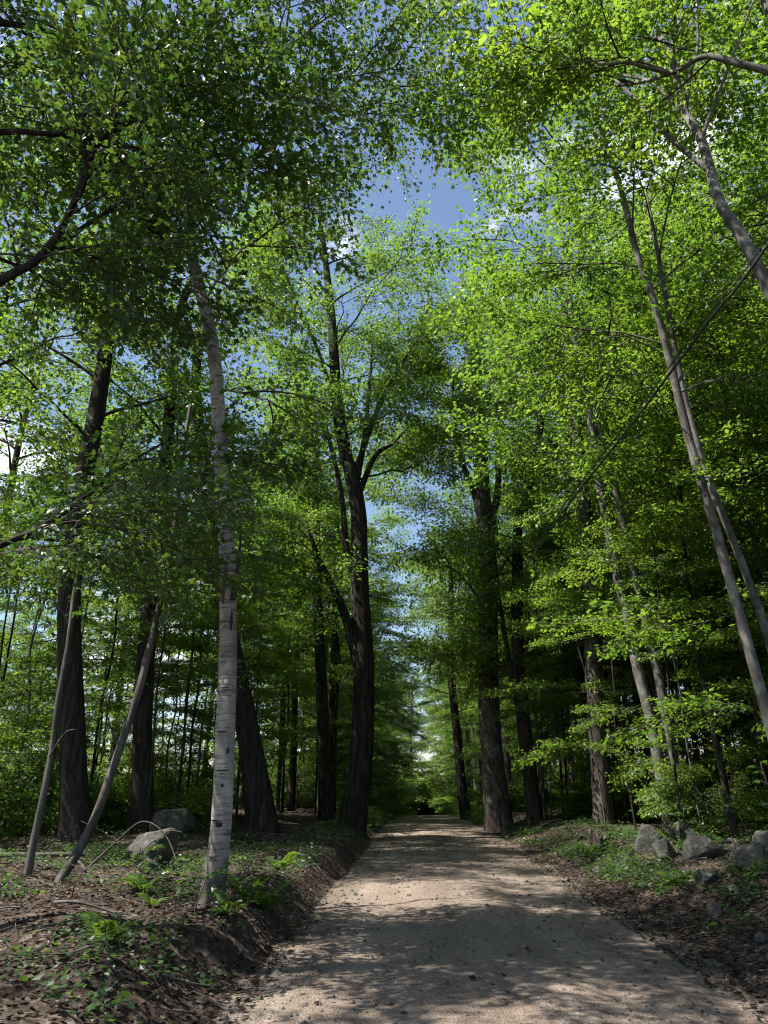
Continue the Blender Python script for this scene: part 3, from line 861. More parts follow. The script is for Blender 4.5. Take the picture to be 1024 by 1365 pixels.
TALL = [proto_tree('forest_tree', 300, 19, .20, 8.0, 15, 2.7, ML, L_, D_, .02),
        proto_tree('forest_tree', 301, 21, .24, 9.0, 16, 2.9, ML, L_, M['bark_brown'], -.02),
        proto_tree('forest_tree', 302, 17, .15, 6.5, 15, 2.4, ['maple', 'layer'], L_, G_, .03),
        proto_tree('forest_tree', 303, 20, .19, 8.0, 15, 2.7, ['clump'], B_, G_, .0),
        proto_tree('forest_tree', 304, 18, .17, 6.0, 16, 2.6, ['maple', 'clump', 'layer'], L_, M['bark_brown'], -.03)]
SAP = [proto_tree('sapling', 320, 9.0, .05, 2.0, 14, 1.9, ['layer'], L_, D_, .04, .75, .8, (.05, .5), .2, 6),
       proto_tree('sapling', 321, 11.0, .065, 2.6, 15, 2.0, ['layer', 'maple'], L_, M['bark_brown'], -.04, .8, .8, (.05, .5), .2, 6),
       proto_tree('sapling', 322, 6.0, .036, 1.3, 10, 1.6, ['layer'], L_, G_, .02, .7, .8, (.0, .4), .2, 6),
       proto_tree('sapling', 323, 12.0, .06, 4.2, 13, 1.8, ['layer', 'maple'], L_, D_, .0, .8, .8, (.05, .5), .2, 6)]
TALL_L = [TALL[0], TALL[1], TALL[4]]
used_t, used_s = set(), set()
heroes_xy = [(o.location.x, o.location.y) for o in C.objects if o.type == 'EMPTY' and o.name.split('.')[0] in ('birch_tree', 'maple_tree', 'ash_tree', 'hemlock_tree')]

def put(pool, used, x, y, label, group, rng, smin=.85, smax=1.15, cat='tree', noun=None):
    src = pool[int(rng.integers(len(pool)))]
    if noun:
        label = single_out(noun, x, y)
    k = src.name
    loc = (x, y, ground(x, y) - .05)
    rz, sc = rng.uniform(0, 6.28), rng.uniform(smin, smax)
    if k not in used:
        used.add(k)
        src.location = loc; src.rotation_euler = (0, 0, rz); src.scale = (sc, sc, sc)
        src['label'] = label; src['group'] = group; src['category'] = cat
        return src
    return copy_thing(src, loc, rz, sc, label, group)

LANDMARKS = [(-2.35, 9.6, 'the white birch'), (-7.1, 16.5, 'the thick left trunk'), (-6.9, 20, 'the straight left trunk'), (-4.3, 22, 'the trunk leaning behind the birch'),
             (-2.0, 27, 'the forked black maple'), (3.2, 32, 'the V-shaped maple'), (4.3, 30, 'the slim two-forked tree'), (6.2, 20, 'the twin-stemmed grey tree'), (6.0, 13, 'the two-stemmed right-edge tree'),
             (-4.2, 12.6, 'the mossy boulder'), (4.05, 18.6, 'the hollow stump'), (4.8, 12, 'the split boulder'), (-3.6, 52, 'the dark hemlocks'), (2.8, 48, 'the far leaning trunk')]

def single_out(noun, x, y):
    """what one finds the thing by: the landmark nearest to its line of sight, and how far beyond it stands"""
    if y < 4:
        return noun + ' out of view left of the road, added for its shade'
    a = x / y
    lx, ly, who = min(LANDMARKS, key=lambda l: abs(l[0] / l[1] - a) + .004 * abs(l[1] - y))
    d = a - lx / ly
    side = 'in line with it' if abs(d) < .02 else ('a little to its left' if -.09 < d < 0 else 'a little to its right' if 0 < d < .09 else 'well to its left' if d < 0 else 'well to its right')
    dep = y - ly
    far = 'nearer than' if dep < -2 else 'beside' if dep < 2 else 'behind' if dep < 9 else 'well behind' if dep < 30 else 'far beyond'
    return noun + ' ' + far + ' ' + who + ', ' + side

rg = np.random.default_rng(77)
def scatter(x0, x1, y0, y1, step, keep=1.0, dmin=1.4, taken=heroes_xy):
    out = []
    for yy in np.arange(y0, y1, step):
        for xx in np.arange(x0, x1, step):
            x, y = xx + rg.uniform(0, step * .85), yy + rg.uniform(0, step * .85)
            if rg.uniform() > keep or any((x - a) ** 2 + (y - b) ** 2 < dmin ** 2 for a, b in taken):
                continue
            out.append((x, y))
    return out

RIGHT = ('slender leafy forest tree in the dense wood right of the road', 'forest trees right of the road')
LEFT = ('leafy forest tree in the wooded belt left of the road', 'forest trees left of the road')
FAR = ('distant leafy tree closing off the far end of the road', 'distant trees at the end of the road')
for x, y in scatter(7.0, 22, 11, 40, 3.6) + scatter(5.4, 14, 40, 100, 4.0):
    put(TALL, used_t, x, y, *RIGHT, rg, noun='leafy tree')
for x, y in scatter(-14, -9.2, 15, 40, 4.6, .22) + scatter(-12, -5.5, 40, 72, 5.0, .7):
    put(TALL_L, used_t, x, y, *LEFT, rg, noun='leafy tree')
for x, y in [(-9.5, -4)]:  # unseen tree behind the camera, added to cast shade on the near road
    put(TALL_L, used_t, x, y, *LEFT, rg, noun='leafy tree')
for x, y in [(-4.4, 41), (-3.8, 67)]:
    put(TALL_L, used_t, x, y, *LEFT, rg, 1.2, 1.45, noun='leafy tree')
for x, y in [(5.0, 44), (4.6, 56), (4.4, 66), (4.6, 80)]:
    put(TALL, used_t, x, y, *RIGHT, rg, 1.2, 1.45, noun='leafy tree')
put(TALL, used_t, 5.6, 24.6, *RIGHT, rg, 1.25, 1.3, noun='leafy tree')
for x, y in scatter(-16, 18, 106, 128, 5.0):
    if abs(x - .65) < 3.4 and y < 121:
        continue
    put(TALL, used_t, x, y, *FAR, rg, 1.0, 1.3)
SR = ('thin dark sapling with layered leaves under the trees right of the road', 'saplings right of the road')
SL = ('thin dark sapling with backlit leaves under the trees left of the road', 'saplings left of the road')
for x, y in scatter(5.9, 16, 12.5, 32, 2.1, .9, .7) + scatter(4.6, 9, 30, 75, 2.6, .8, .9):
    if y < 20 and .15 < x / y < .43:
        continue
    put(SAP, used_s, x, y, *SR, rg, .8, 1.25, noun='layered sapling')
for x, y in scatter(-12.5, -7.6, 18, 36, 2.7, .75, .9) + scatter(-9, -4.4, 32, 75, 2.8, .8, .9):
    put(SAP, used_s, x, y, *SL, rg, .8, 1.35, noun='backlit sapling')

for x, y in scatter(-9, 9, 90, 106, 2.6, .8, .9):
    if abs(x - .65) > 2.8:
        put(SAP, used_s, x, y, 'leafy sapling closing off the far end of the road', 'saplings at the end of the road', rg, .9, 1.4, cat='tree')

for x, y in scatter(-33, -24, 18, 64, 3.3, .75, .9):
    put(SAP, used_s, x, y, '', 'young trees at the edge of the field', rg, 1.0, 1.5, cat='tree', noun='sunlit young tree')

def proto_shrub(seed, h, r, nst, mat):
    rng = np.random.default_rng(seed)
    root = empty('shrub', (0, 0, 0), 'shrub', 'shrub')
    ls, bo = [], []
    for k in range(nst):
        az = k * 2.4 + rng.normal(0, .3)
        line = limb_line(np.array([0, 0, -.1]), az, r * rng.uniform(.5, 1.1), h / r * rng.uniform(.7, 1.2), rng)
        ls.append(line)
        for t in (.25, .45, .65, .85, 1.0):
            p = line[int(t * 8)]
            bo.append((p, az + rng.uniform(-1.6, 1.6), rng.normal(.1, .2), rng.uniform(.45, .75)))
    obj('stems', branches_mesh('shrub_stems', ls, .02, D_, 4), root, kind='stuff')
    obj('crown', crown_mesh('shrub_crown', bo, ['layer', 'maple'], mat, rng), root, kind='stuff')
    return root
SHR = [proto_shrub(400, 1.9, 1.0, 8, L_), proto_shrub(401, 2.8, 1.3, 9, L_), proto_shrub(402, 1.3, 1.0, 7, L_)]
STEMS = [proto_tree('thin_stem', 340 + i, h, r, h0, 5, .8, ['layer', 'maple'], L_, bm, ln, .6, .8, (.1, .6), .2, 6) for i, (h, r, h0, bm, ln) in enumerate(
    [(8, .032, 6.2, D_, .05), (9.5, .042, 7.5, D_, -.03), (7, .026, 5.4, G_, .08), (10, .05, 8, M['bark_brown'], .01)])]
used_x = set()
for x, y in scatter(5.0, 13, 16, 36, 1.8, .9, .6):
    put(STEMS, used_x, x, y, 'bare thin pole-like stem in the shade right of the road', 'thin bare stems right of the road', rg, .75, 1.15, 'sapling', 'thin bare stem')
for x, y in scatter(-12, -5.2, 13, 34, 2.3, .7, .7):
    put(STEMS, used_x, x, y, 'bare thin pole-like stem against the bright field left of the road', 'thin bare stems left of the road', rg, .75, 1.15, 'sapling', 'thin bare stem')
used_h = set()
for x, y in scatter(-12, 14, 96, 106, 2.6, .9) + scatter(-11, -5, 60, 98, 3.2, .8) + [(-1.8, 121), (0, 122), (1.8, 121.5), (3.4, 120), (-3.4, 120), (1, 124), (-1, 125)]:
    if abs(x - .65) < 2.6 and y < 118:
        continue
    put(SHR, used_h, x, y, 'leafy shrub closing the low view at the far end of the road', 'shrubs at the end of the road', rg, 1.8, 3.4, 'shrub')
for x, y in scatter(15, 24, 10, 44, 3.2, .9) + scatter(8, 14, 44, 90, 3.4, .9) + [(4.6, 42), (4.3, 50), (4.5, 60), (4.0, 70), (4.2, 84)]:
    put(SHR, used_h, x, y, 'dark leafy shrub under the trees right of the road', 'shrubs right of the road', rg, .9, 1.6, 'shrub', 'leafy shrub')
for x, y in scatter(5.8, 14, 18.5, 36, 2.5, .75, 1.0):
    if not (y < 23 and .24 < x / y < .36):
        put(SHR, used_h, x, y, '', 'shrubs right of the road', rg, .6, 1.25, 'shrub', 'leafy shrub')
for x, y in scatter(-14.5, -8, 15.5, 36, 2.5, .75, 1.0) + scatter(-19, -15.5, 14, 60, 3.4, .5) + scatter(-9, -4.6, 40, 90, 3.4, .7):
    put(SHR, used_h, x, y, 'leafy shrub along the sunlit field edge left of the road', 'shrubs left of the road', rg, .7, 1.5, 'shrub', 'leafy shrub')

# ---------------------------------------------------------------- dead poles, cable
def pole(label, pts, r0, r1, seed, name='leaning_pole', cat='dead tree', sides=10, mat='deadwood', kids=()):
    b0 = np.array(base_z(pts[0], -.05))
    P = np.array([b0] + [list(p) for p in pts[1:]], float) - b0
    P = catmull(P, max(14, 8 * len(pts)))
    P[1:] += .05 * np.stack([fbm(P[1:, 2] * 1.3, P[1:, 2] * 0 + seed, seed), fbm(P[1:, 2] * 1.3, P[1:, 2] * 0 + seed + 9, seed), 0 * P[1:, 2]], 1)
    V, F = tube(P, np.linspace(r0, r1, len(P)), sides, .05, seed)
    o = obj(name, mesh_from(name, V, F, [M[mat]], smooth=True), None, tuple(b0), label=label, category=cat)
    for kp, kr in kids:
        K = catmull(np.array(kp, float) - b0, 8)
        v, f = tube(K, np.linspace(kr, .006, 8), 6, .02, seed + 3)
        obj('branch', mesh_from('branch', v, f, [M[mat]], smooth=True), o)
    return o

pole('longer pale dead pole leaning right between the left trunks', [(-4.61, 10.5, 0.1), (-4.33, 10.8, 1.32), (-4.02, 11, 2.94), (-3.9, 11.2, 4.32), (-3.86, 11.4, 5.75), (-3.94, 11.6, 7.06), (-3.9, 11.7, 8.0)], .068, .03, 4,
     kids=[([(-3.95, 11.15, 3.7), (-3.6, 11.1, 4.1), (-3.1, 11.0, 4.3)], .016), ([(-4.15, 10.9, 2.1), (-4.3, 10.7, 2.5), (-4.35, 10.6, 2.9)], .014), ([(-3.89, 11.3, 4.9), (-4.3, 11.2, 5.3), (-4.8, 11.1, 5.5)], .014)])
pole('shorter grey dead pole leaning right at the left picture edge', [(-5.04, 10.5, 0.1), (-4.96, 10.5, 1.6), (-4.98, 10.6, 3.1), (-5.08, 10.8, 4.7), (-5.11, 11, 5.62)], .055, .025, 5, kids=[([(-4.97, 10.5, 2.0), (-4.75, 10.4, 2.3), (-4.6, 10.4, 2.35)], .012), ([(-5.02, 10.7, 3.8), (-5.3, 10.6, 4.2), (-5.6, 10.5, 4.3)], .012)])

def run_cable(label, pts, r):
    P = catmull(np.array(pts, float), 60)
    V, F = tube(P, np.full(60, r), 6)
    obj('overhead_cable', mesh_from('overhead_cable', V, F, [M['cable']], smooth=True), None, None, label=label, category='cable', group='overhead cables')
cp = [(6.2, -12, 10.6), (4.6, -2, 7.8), (3.85, 2, 6.85), (2.86, 5, 5.66), (2.64, 5.5, 5.44), (2.46, 6.2, 5.28), (2.35, 7.2, 5.23), (2.33, 8.6, 5.36), (2.26, 11, 5.52), (2.39, 14, 5.9), (2.76, 18, 6.65), (3.6, 24, 7.6), (4.15, 29.9, 8.4)]
run_cable('thicker black overhead cable slanting across the right canopy', cp, .0115)
run_cable('thinner black overhead cable running just above the thicker one', [(x + .01, y, z + .05 + .006 * i) for i, (x, y, z) in enumerate(cp)], .006)

# ---------------------------------------------------------------- birch details
def blob(rx, ry, rz, seed, sub=12, rough=.25):
    th = np.linspace(0, np.pi, sub); ph = np.linspace(0, 2 * np.pi, sub * 2, endpoint=False)
    T, Ph = np.meshgrid(th, ph, indexing='ij')
    d = np.stack([np.sin(T) * np.cos(Ph), np.sin(T) * np.sin(Ph), np.cos(T)], -1).reshape(-1, 3)
    n = 1 + rough * (fbm(d[:, 0] * 2 + 9, d[:, 1] * 2 + d[:, 2] * 3 + 9, seed, 4))
    V = d * n[:, None] * [rx, ry, rz]
    m = len(ph)
    i = (np.arange(sub - 1)[:, None] * m); j = np.arange(m)[None]
    F = np.stack([i + j, i + m + j, i + m + (j + 1) % m, i + (j + 1) % m], -1).reshape(-1, 4)
    return V, [F]

bl = np.array(birch.location)
def on_birch(z):
    zs = [0.29, 1.18, 2.39, 3.33, 4.34, 5.09]; xs_ = [-2.38, -2.33, -2.36, -2.40, -2.48, -2.57]
    r = np.interp(z, [0.3, 14], [.126, .05])
    return np.interp(z, zs, xs_), r
for z, dx, rx, rz, mat, nm in [(2.03, .06, .022, .045, 'knot', 'knot'), (1.63, .02, .018, .022, 'knot', 'knot'), (1.20, .0, .042, .034, 'knot', 'knot'), (1.24, -.05, .05, .008, 'knot', 'bark_band'), (1.80, .01, .085, .009, 'knot', 'bark_band'),
                              (2.25, -.02, .06, .010, 'knot', 'bark_band'), (4.15, -.02, .026, .30, 'scar', 'bark_scar'), (3.62, .06, .020, .16, 'knot', 'bark_scar'), (2.85, .01, .026, .034, 'pale_patch', 'bark_patch'),
                              (2.78, .0, .06, .007, 'knot', 'bark_band'), (3.1, -.03, .05, .006, 'knot', 'bark_band'), (0.85, -.03, .05, .008, 'knot', 'bark_band')]:
    cx, r = on_birch(z)
    y = 9.6 - math.sqrt(max(.002, r * r - dx * dx)) * 0.99
    V, F = blob(rx, .022, rz, int(z * 100), 10, .5)
    obj(nm, mesh_from(nm, V, F, [M[mat]], smooth=True), birch, tuple(np.array([cx + dx, y, z]) - bl))
for pts, r in [([(-2.52, 9.55, 4.0), (-2.68, 9.5, 4.2), (-2.74, 9.45, 4.55)], .025), ([(-2.36, 9.5, 3.9), (-2.30, 9.4, 4.35), (-2.28, 9.38, 4.75)], .04)]:
    V, F = tube(catmull(np.array(pts) - bl, 6), np.linspace(r, r * .4, 6), 7, .05, 3)
    obj('branch_stub', mesh_from('branch_stub', V, F, [M['knot']], smooth=True), birch)

# ---------------------------------------------------------------- boulders
def boulder(label, x, y, rx, ry, rz, seed, sink=.3, rot=0.0, group=None):
    r = np.random.default_rng(seed)
    V, F = blob(1, 1, 1, seed, 32, .75)
    for k in range(13):                    # flat split faces
        n = norm(r.normal(0, 1, 3) * [1, 1, .7])
        c = r.uniform(.48, .80)
        d = V @ n
        V = V - np.maximum(0, d - c)[:, None] * n * .97
    V = V * (1 + .17 * fbm(V[:, 0] * 4 + 30, V[:, 1] * 4 + V[:, 2] * 4 + 30, seed + 2, 5))[:, None] * [rx, ry, rz]
    o = obj('boulder', mesh_from('boulder', V, F, [M['rock']], smooth=True), None, (x, y, ground(x, y) + rz * (1 - sink) - .02), label=label, category='boulder')
    o.rotation_euler = (0, 0, rot)
    if group:
        o['group'] = group
    return o
for i, a in enumerate([
    ('pale-topped boulder standing tallest beside the foot of the twin-stemmed tree', 4.55, 16.4, .36, .32, .34, .34),
    ('grey slab leaning against the pale-topped boulder', 4.55, 15.2, .36, .28, .24, .45),
    ('broken grey stone at the foot of the twin-stemmed grey tree', 5.5, 17.3, .34, .30, .26, .4),
    ('dark rounded rock under the leaves between slab and big split boulder', 4.72, 13.9, .36, .32, .28, .45),
    ('low dark rock in the shade behind the rounded rock', 5.35, 14.3, .36, .32, .26, .45),
    ('large split grey boulder at the right picture edge', 4.75, 11.8, .34, .30, .24, .45),
    ('second large boulder tilted against the split one at right edge', 5.3, 12.5, .40, .34, .36, .42),
    ('flat grey stone half buried on the bank under the split boulder', 4.15, 12.1, .30, .27, .15, .5),
    ('small squarish stone lying lowest on the right bank', 3.66, 10.5, .15, .13, .12, .4),
    ('small mossy stone above the squarish stone on the right bank', 4.15, 11.0, .19, .16, .12, .5),
    ('little grey stone beside the road just below the hollow stump', 3.45, 16.0, .12, .10, .08, .4),
    ('fist-sized pale stone between the slab and the hollow stump', 4.15, 16.9, .13, .12, .10, .4),
    ('grey cobble resting against the left side of the slab', 4.05, 14.6, .15, .13, .10, .45),
    ('flat cobble in the leaves below the dark rounded rock', 4.2, 13.2, .18, .14, .09, .45),
    ('knobbly stone wedged between the two large right-edge boulders', 4.95, 12.9, .17, .15, .14, .35),
    ('long low stone on the bank beyond the hollow stump', 4.3, 21.0, .30, .20, .14, .45),
    ('small angular stone in the ditch nearest the lower right corner', 3.5, 8.8, .10, .09, .07, .4)]):
    boulder(a[0], a[1], a[2], a[3], a[4], a[5], 60 + i, a[6], i * 1.3)
boulder('broad mossy boulder under the dark trunks at left', -4.12, 12.8, .50, .42, .38, 90, .38, .4)
boulder('dark pointed rock heap behind the mossy boulder at left', -5.6, 18.6, .6, .5, .5, 91, .2, 1.0)
boulder('small flat stone beside the road behind the birch', -2.15, 15.2, .26, .22, .14, 93, .3, 1.0)

# ---------------------------------------------------------------- stump, fallen branches
def stump(label, x, y, r, h, seed):
    rg_ = np.random.default_rng(seed)
    n, lv = 26, 9
    th = np.linspace(0, 2 * np.pi, n, endpoint=False)
    top = h * (0.75 + 1.1 * fbm(np.cos(th) * 2 + 7, np.sin(th) * 2 + 7, seed, 3) + .18 * rg_.uniform(-1, 1, n))
    rows = []
    for k in range(lv):
        t = k / (lv - 1)
        rr = r * (1 + .55 * math.exp(-t * 5)) * (1 + .12 * np.cos(th * 5 + 1) + .10 * fbm(np.cos(th) * 3 + 4, np.sin(th) * 3 + t * 2 + 4, seed + 1))
        rows.append(np.stack([rr * np.cos(th), rr * np.sin(th), -.15 + (top + .15) * t], 1))
    for k in range(4):
        t = 1 - k / 3
        rr = r * (.72 if k else .86)
        rows.append(np.stack([rr * np.cos(th), rr * np.sin(th), .04 + (top - .04 - .01) * t], 1))
    V = np.vstack(rows)
    m = len(rows)
    i = np.arange(m - 1)[:, None] * n; j = np.arange(n)[None]
    F = np.stack([i + j, i + (j + 1) % n, i + n + (j + 1) % n, i + n + j], -1).reshape(-1, 4)
    V2 = np.vstack([V, [[0, 0, .03]]])
    cap = np.stack([(m - 1) * n + np.arange(n), (m - 1) * n + (np.arange(n) + 1) % n, np.full(n, len(V2) - 1)], 1)
    o = obj('tree_stump', mesh_from('tree_stump', V2, [F, cap], [M['bark_brown']], smooth=False), None, (x, y, ground(x, y)), label=label, category='stump')
    return o
stump('broken hollow stump standing on the right bank', 4.05, 18.6, .19, .50, 5)

def fallen(label, pts, r0, r1, seed, group=None, kids=()):
    P = np.array([(x, y, ground(x, y) + dz) for x, y, dz in pts], float)
    b0 = P[0].copy()
    Q = catmull(P - b0, 5 * len(pts))
    V, F = tube(Q, np.linspace(r0, r1, len(Q)), 7, .05, seed)
    o = obj('fallen_branch', mesh_from('fallen_branch', V, F, [M['deadwood']], smooth=True), None, tuple(b0), label=label, category='branch')
    if group:
        o['group'] = group
    for kp in kids:
        K = np.array([(x, y, ground(x, y) + dz) for x, y, dz in kp], float) - b0
        v, f = tube(catmull(K, 8), np.linspace(r1 * 1.2, .005, 8), 5, .03, seed + 1)
        obj('twig', mesh_from('twig', v, f, [M['deadwood']], smooth=True), o)
fallen('arched dead branch lying over the mossy boulder', [(-4.95, 12.3, .05), (-4.6, 12.35, .42), (-4.25, 12.4, .64), (-3.85, 12.3, .55), (-3.5, 12.0, .12)], .017, .007, 1,
       kids=[[(-4.6, 12.35, .42), (-4.75, 12.1, .6), (-5.0, 11.9, .68)], [(-3.85, 12.3, .55), (-3.7, 12.1, .62), (-3.5, 12.0, .58)]])
fallen('crooked dead branch on the leaves left of the mossy boulder', [(-4.95, 11.3, .05), (-4.6, 11.0, .22), (-4.35, 10.7, .16), (-4.05, 10.3, .05)], .022, .010, 2, kids=[[(-4.6, 11.0, .22), (-4.5, 10.8, .5), (-4.55, 10.7, .7)]])
fallen('pale stick lying on the bank near the lower left corner', [(-3.7, 8.4, .03), (-3.4, 8.3, .06), (-3.0, 8.35, .04)], .018, .010, 3)
fallen('long grey fallen pole lying low between the left trunks', [(-8.2, 13.2, .12), (-6.6, 12.8, .2), (-5.3, 12.9, .15)], .05, .03, 4)
fallen('short broken stick at the lower left edge of the road', [(-2.0, 6.6, .04), (-1.8, 6.9, .06), (-1.65, 7.2, .03)], .014, .008, 6)

# ---------------------------------------------------------------- ferns, seedlings
def frond_mesh(ln, seed):
    r = np.random.default_rng(seed)
    t = np.linspace(0, 1, 12)
    line = np.stack([ln * t * .85, 0 * t, ln * (.75 * t - .72 * t ** 2.2)], 1)
    pos, d, n, s = [], [], [], []
    for k in range(1, 22):
        u = k / 22
        p = np.array([np.interp(u, t, line[:, c]) for c in range(3)])
        w = ln * .26 * math.sin(math.pi * min(1, .12 + u * .9)) ** .8
        for sd_ in (-1, 1):
            pos.append(p); d.append((.45, sd_, -.1 + r.normal(0, .05))); n.append((-.2, 0, 1)); s.append(w)
    T = LEAF2.copy(); T[:, 0] *= .5
    V, F = leaves_arrays(np.array(pos), np.array(d, float), np.array(n, float), np.array(s), T, LEAF2_F)
    tv, tf = tube(line, np.linspace(.006, .002, 12), 3, cap=False)
    q = tf[0]; q = np.concatenate([q[:, [0, 1, 2]], q[:, [0, 2, 3]]]) + len(V)
    tone = np.concatenate([np.clip(r.normal(.55, .15, len(V)), 0, 1), np.full(len(tv), .4)])
    return mesh_from('frond', np.vstack([V, tv]), [np.concatenate([F, q])], [M['fern']], None, tone)
FR = [frond_mesh(.5, 1), frond_mesh(.42, 2), frond_mesh(.34, 3)]
def fern(label, x, y, nf, sc, seed):
    r = np.random.default_rng(seed)
    root = empty('fern', (x, y, ground(x, y)), label, 'fern')
    for k in range(nf):
        o = obj('frond', FR[k % 3], root)
        o.rotation_euler = (r.normal(0, .15), -r.uniform(.0, .55), k * 6.283 / nf + r.normal(0, .25))
        s = sc * r.uniform(.8, 1.2)
        o.scale = (s, s, s)
fern('bright green fern in a patch of sun right of the birch foot', -1.78, 9.7, 8, 1.0, 1)
fern('darker fern directly beside the birch foot', -2.05, 9.9, 7, 1.0, 2)
fern('shaded fern on the right bank below the boulders', 3.85, 12.6, 8, .8, 3)
fern('small fern hugging the left side of the birch', -2.95, 9.2, 6, .7, 4)

fern('low fern among the herbs nearest the lower left corner', -2.6, 7.0, 7, .8, 5)
fern('fern at the edge of the left bank in front of the birch', -1.95, 8.6, 7, .75, 6)
fern('fern between the leaning poles and the birch', -3.4, 10.3, 8, .9, 7)
fern('fern on the left bank well behind the birch', -2.2, 13.2, 8, .9, 8)
fern('fern beside the hollow stump on the right bank', 3.75, 18.2, 7, .9, 9)

def seedling(label, x, y, h, n, seed, lean=0.0, size=.11, name='seedling'):
    r = np.random.default_rng(seed)
    root = empty(name, (x, y, ground(x, y) - .02), label, 'seedling')
    t = np.linspace(0, 1, 8)
    P = np.stack([lean * t ** 1.5, .1 * np.sin(t * 4 + seed) * t, h * t], 1)
    parts = [tube(P, np.linspace(.010, .004, 8), 5)]
    pos, d = [], []
    for k in range(n):
        u = r.uniform(.35, 1)
        p = np.array([np.interp(u, t, P[:, c]) for c in range(3)])
        a = r.uniform(0, 6.28); l = r.uniform(.10, .38) * (1.2 - .5 * u)
        e = p + [math.cos(a) * l, math.sin(a) * l, .06]
        parts.append(tube(np.array([p, (p + e) / 2 + [0, 0, .02], e]), np.array([.004, .003, .002]), 3, cap=False))
        for q in range(5):
            b = a + r.normal(0, .9)
            pos.append(p + (e - p) * r.uniform(.5, 1.05)); d.append((math.cos(b), math.sin(b), -.25))
    V, F = join(parts)
    obj('stem', mesh_from('stem', V, F, [M['twig']], smooth=True), root)
    pos = np.array(pos); d = np.array(d)
    V, F = leaves_arrays(pos, d, np.array([0, 0, 1.]) + r.normal(0, .3, (len(pos), 3)), size * r.uniform(.7, 1.2, len(pos)), LEAF3, LEAF3_F)
    obj('foliage', mesh_from('foliage', V, [F], [M['herb']], None, np.repeat(np.clip(r.normal(.6, .2, len(pos)), 0, 1), 6)), root, kind='stuff')
seedling('tall sparse seedling with pale leaves behind the split boulder', 4.95, 12.9, 1.25, 14, 1, -.2)
seedling('low seedling with pale leaves among the dark rocks', 4.85, 15.2, .8, 10, 2, .1)
seedling('leafy seedling at the right picture edge behind the boulders', 5.6, 12.8, 1.5, 18, 3, -.1)
seedling('small sunlit seedling below the leaning poles at left', -3.9, 9.3, .35, 8, 4, .05, .08)
seedling('seedling with broad leaves on the left bank below the birch', -2.25, 8.4, .4, 12, 5, .1, .09)
seedling('seedling in front of the mossy boulder at left', -3.9, 11.2, .5, 12, 6, .1, .09)

# ---------------------------------------------------------------- ground cover, litter, pebbles
def cover(name, label, boxes, size, mat, seed, per=(4, 9), hh=(.05, .22)):
    r = np.random.default_rng(seed)
    P, D = [], []
    for x0, x1, y0, y1, n, thr in boxes:
        x = r.uniform(x0, x1, n * 2); y = r.uniform(y0, y1, n * 2)
        k = fbm(x * 1.1, y * 1.1, seed, 3) > thr
        x, y = x[k][:n], y[k][:n]
        z = gz(x, y)
        for a, b, c in zip(x, y, z):
            m = int(r.integers(per[0], per[1]))
            an = r.uniform(0, 6.28, m); rr = r.uniform(.02, .16, m)
            h = r.uniform(hh[0], hh[1]) * r.uniform(.5, 1.1, m)
            P.append(np.stack([a + np.cos(an) * rr, b + np.sin(an) * rr, c + h], 1))
            D.append(np.stack([np.cos(an), np.sin(an), r.normal(-.15, .2, m)], 1))
    P, D = np.vstack(P), np.vstack(D)
    V, F = leaves_arrays(P, D, np.array([0, 0, 1.]) + r.normal(0, .35, P.shape), size * r.uniform(.4, 1.5, len(P)), LEAF2, LEAF2_F)
    tone = np.repeat(np.clip(r.normal(.42, .22, len(P)), 0, 1), 4)
    obj(name, mesh_from(name, V, [F], [mat], None, tone), kind='stuff', label=label)
cover('ground_cover', 'low green herbs and seedlings carpeting the left bank', [(-5.0, -1.6, 4.4, 10.5, 560, .03), (-6.5, -1.8, 10.5, 18, 850, .0), (-9, -4, 9, 22, 700, .05), (-3.2, -1.6, 18, 34, 400, -.02)], .056, M['herb'], 41)
cover('ground_cover', 'low green herbs growing between the rocks of the right bank', [(3.3, 6.2, 9, 20, 1300, -.03), (3.0, 5.5, 18, 34, 700, -.05), (5.5, 10, 9, 22, 500, .03), (3.2, 5, 8, 11, 90, .05)], .075, M['herb'], 42)
cover('roadside_weeds', 'bright weeds along the far road edges', [(-2.8, -1.5, 28, 46, 260, -.1), (2.8, 4, 36, 56, 300, -.1)], .10, M['fern'], 43, (6, 12), (.1, .5))

def litter(seed=50):
    r = np.random.default_rng(seed)
    P = []
    for x0, x1, y0, y1, n in [(-6.0, -1.3, 4.0, 11, 10500), (-8, -1.4, 11, 20, 7000), (2.5, 5.8, 6.5, 13, 9000), (2.6, 7, 13, 22, 6500), (-2.2, 4.2, 22, 36, 1500), (-1.9, 3.4, 5.2, 22, 420)]:
        x = r.uniform(x0, x1, n); y = r.uniform(y0, y1, n)
        P.append(np.stack([x, y, np.maximum(gz(x, y), np.where((x > -2.2) & (x < 3.8), rz_(x, y), -9)) + r.uniform(.004, .03, n)], 1))
    P = np.vstack(P)
    n = len(P)
    a = r.uniform(0, 6.28, n)
    V, F = leaves_arrays(P, np.stack([np.cos(a), np.sin(a), r.normal(0, .25, n)], 1), np.array([0, 0, 1.]) + r.normal(0, .38, (n, 3)), r.uniform(.035, .085, n), LEAF2, LEAF2_F)
    obj('leaf_litter', mesh_from('leaf_litter', V, [F], [M['litter']], None, np.repeat(np.clip(r.normal(.45, .25, n), 0, 1), 4)), kind='stuff', label='brown dead leaves strewn over both banks')
litter()

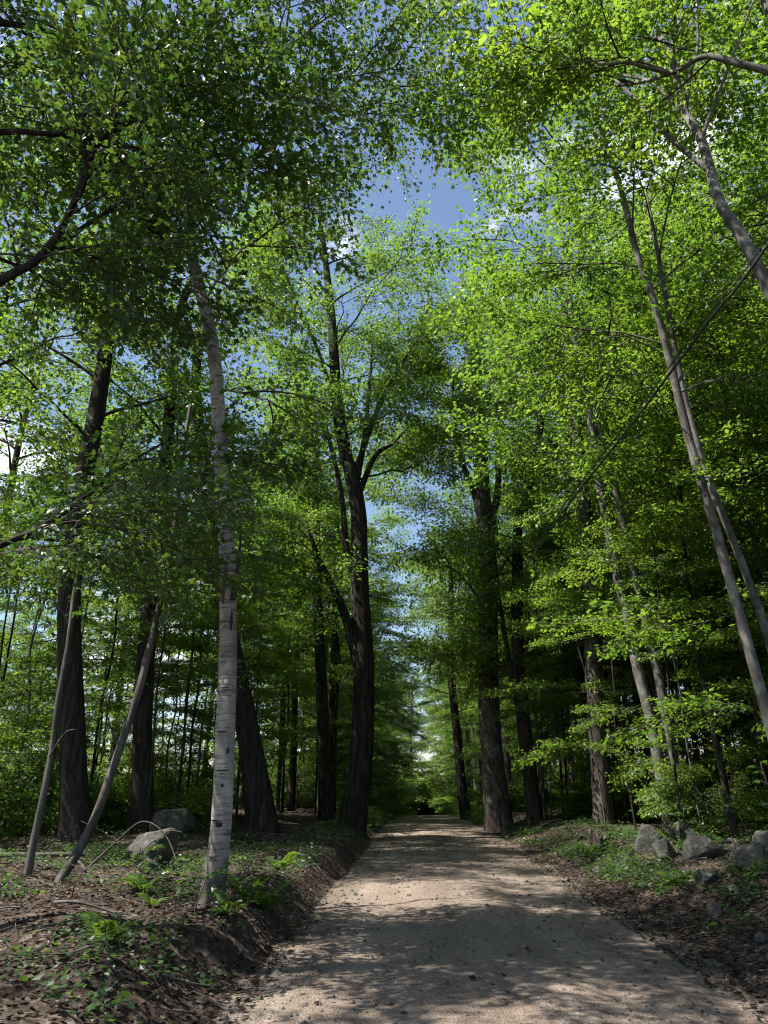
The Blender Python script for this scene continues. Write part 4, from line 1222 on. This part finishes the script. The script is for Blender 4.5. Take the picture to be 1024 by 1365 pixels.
def pebbles(seed=51):
    r = np.random.default_rng(seed)
    n = 4600
    edge = r.uniform(size=n) < .55
    x = np.where(edge, np.where(r.uniform(size=n) < .5, r.normal(-1.35, .25, n), r.normal(2.7, .4, n)), r.uniform(-1.5, 3.0, n))
    y = 5.2 + 17 * r.uniform(size=n) ** 1.5
    z = np.maximum(gz(x, y), rz_(x, y))
    oct_v = np.array([(1, 0, 0), (0, 1, 0), (-1, 0, 0), (0, -1, 0), (0, 0, .7), (0, 0, -.7)], float)
    oct_f = np.array([(0, 1, 4), (1, 2, 4), (2, 3, 4), (3, 0, 4), (1, 0, 5), (2, 1, 5), (3, 2, 5), (0, 3, 5)])
    s = r.lognormal(-4.45, .6, n).clip(.005, .055)
    V = np.stack([x, y, z], 1)[:, None] + s[:, None, None] * oct_v[None] * r.uniform(.6, 1.4, (n, 6, 1)) * r.uniform(.7, 1.3, (n, 1, 3))
    F = (oct_f[None] + 6 * np.arange(n)[:, None, None]).reshape(-1, 3)
    obj('pebbles', mesh_from('pebbles', V.reshape(-1, 3), [F], [M['rock']]), kind='stuff', label='loose pebbles scattered over the gravel road')
pebbles()

def sticks(seed=52):
    r = np.random.default_rng(seed)
    parts = []
    for k in range(420):
        if k % 3: x, y = r.uniform(-6.5, -1.6), r.uniform(5.5, 18)
        else: x, y = r.uniform(3.0, 6.5), r.uniform(7.5, 20)
        a = r.uniform(0, 6.28); l = r.uniform(.12, .6)
        q = np.linspace(-.5, .5, 4)
        X = x + np.cos(a) * l * q + r.normal(0, .02, 4); Y = y + np.sin(a) * l * q + r.normal(0, .02, 4)
        parts.append(tube(np.stack([X, Y, gz(X, Y) + .02 + r.uniform(0, .05) + r.normal(0, .01, 4)], 1), np.linspace(.009, .003, 4) * r.uniform(.6, 1.2), 4))
    V, F = join(parts)
    obj('fallen_twigs', mesh_from('fallen_twigs', V, F, [M['deadwood']], smooth=True), kind='stuff', label='small dead twigs scattered among the leaves')
sticks()

# distant treeline behind the meadow
for x, y in [(-58 + 6 * math.sin(i * 2.1), 10 + i * 5.5) for i in range(22)]:
    put(TALL, used_t, x, y, 'sunlit tree at the far side of the field on the left', 'trees beyond the field', rg, .9, 1.2)
for x, y in [(-54 + 5 * math.sin(i * 1.7), 12 + i * 5.0) for i in range(22)]:
    put(SHR, used_h, x, y, 'bushy shrub along the far side of the field', 'shrubs beyond the field', rg, 1.6, 2.6, 'shrub')
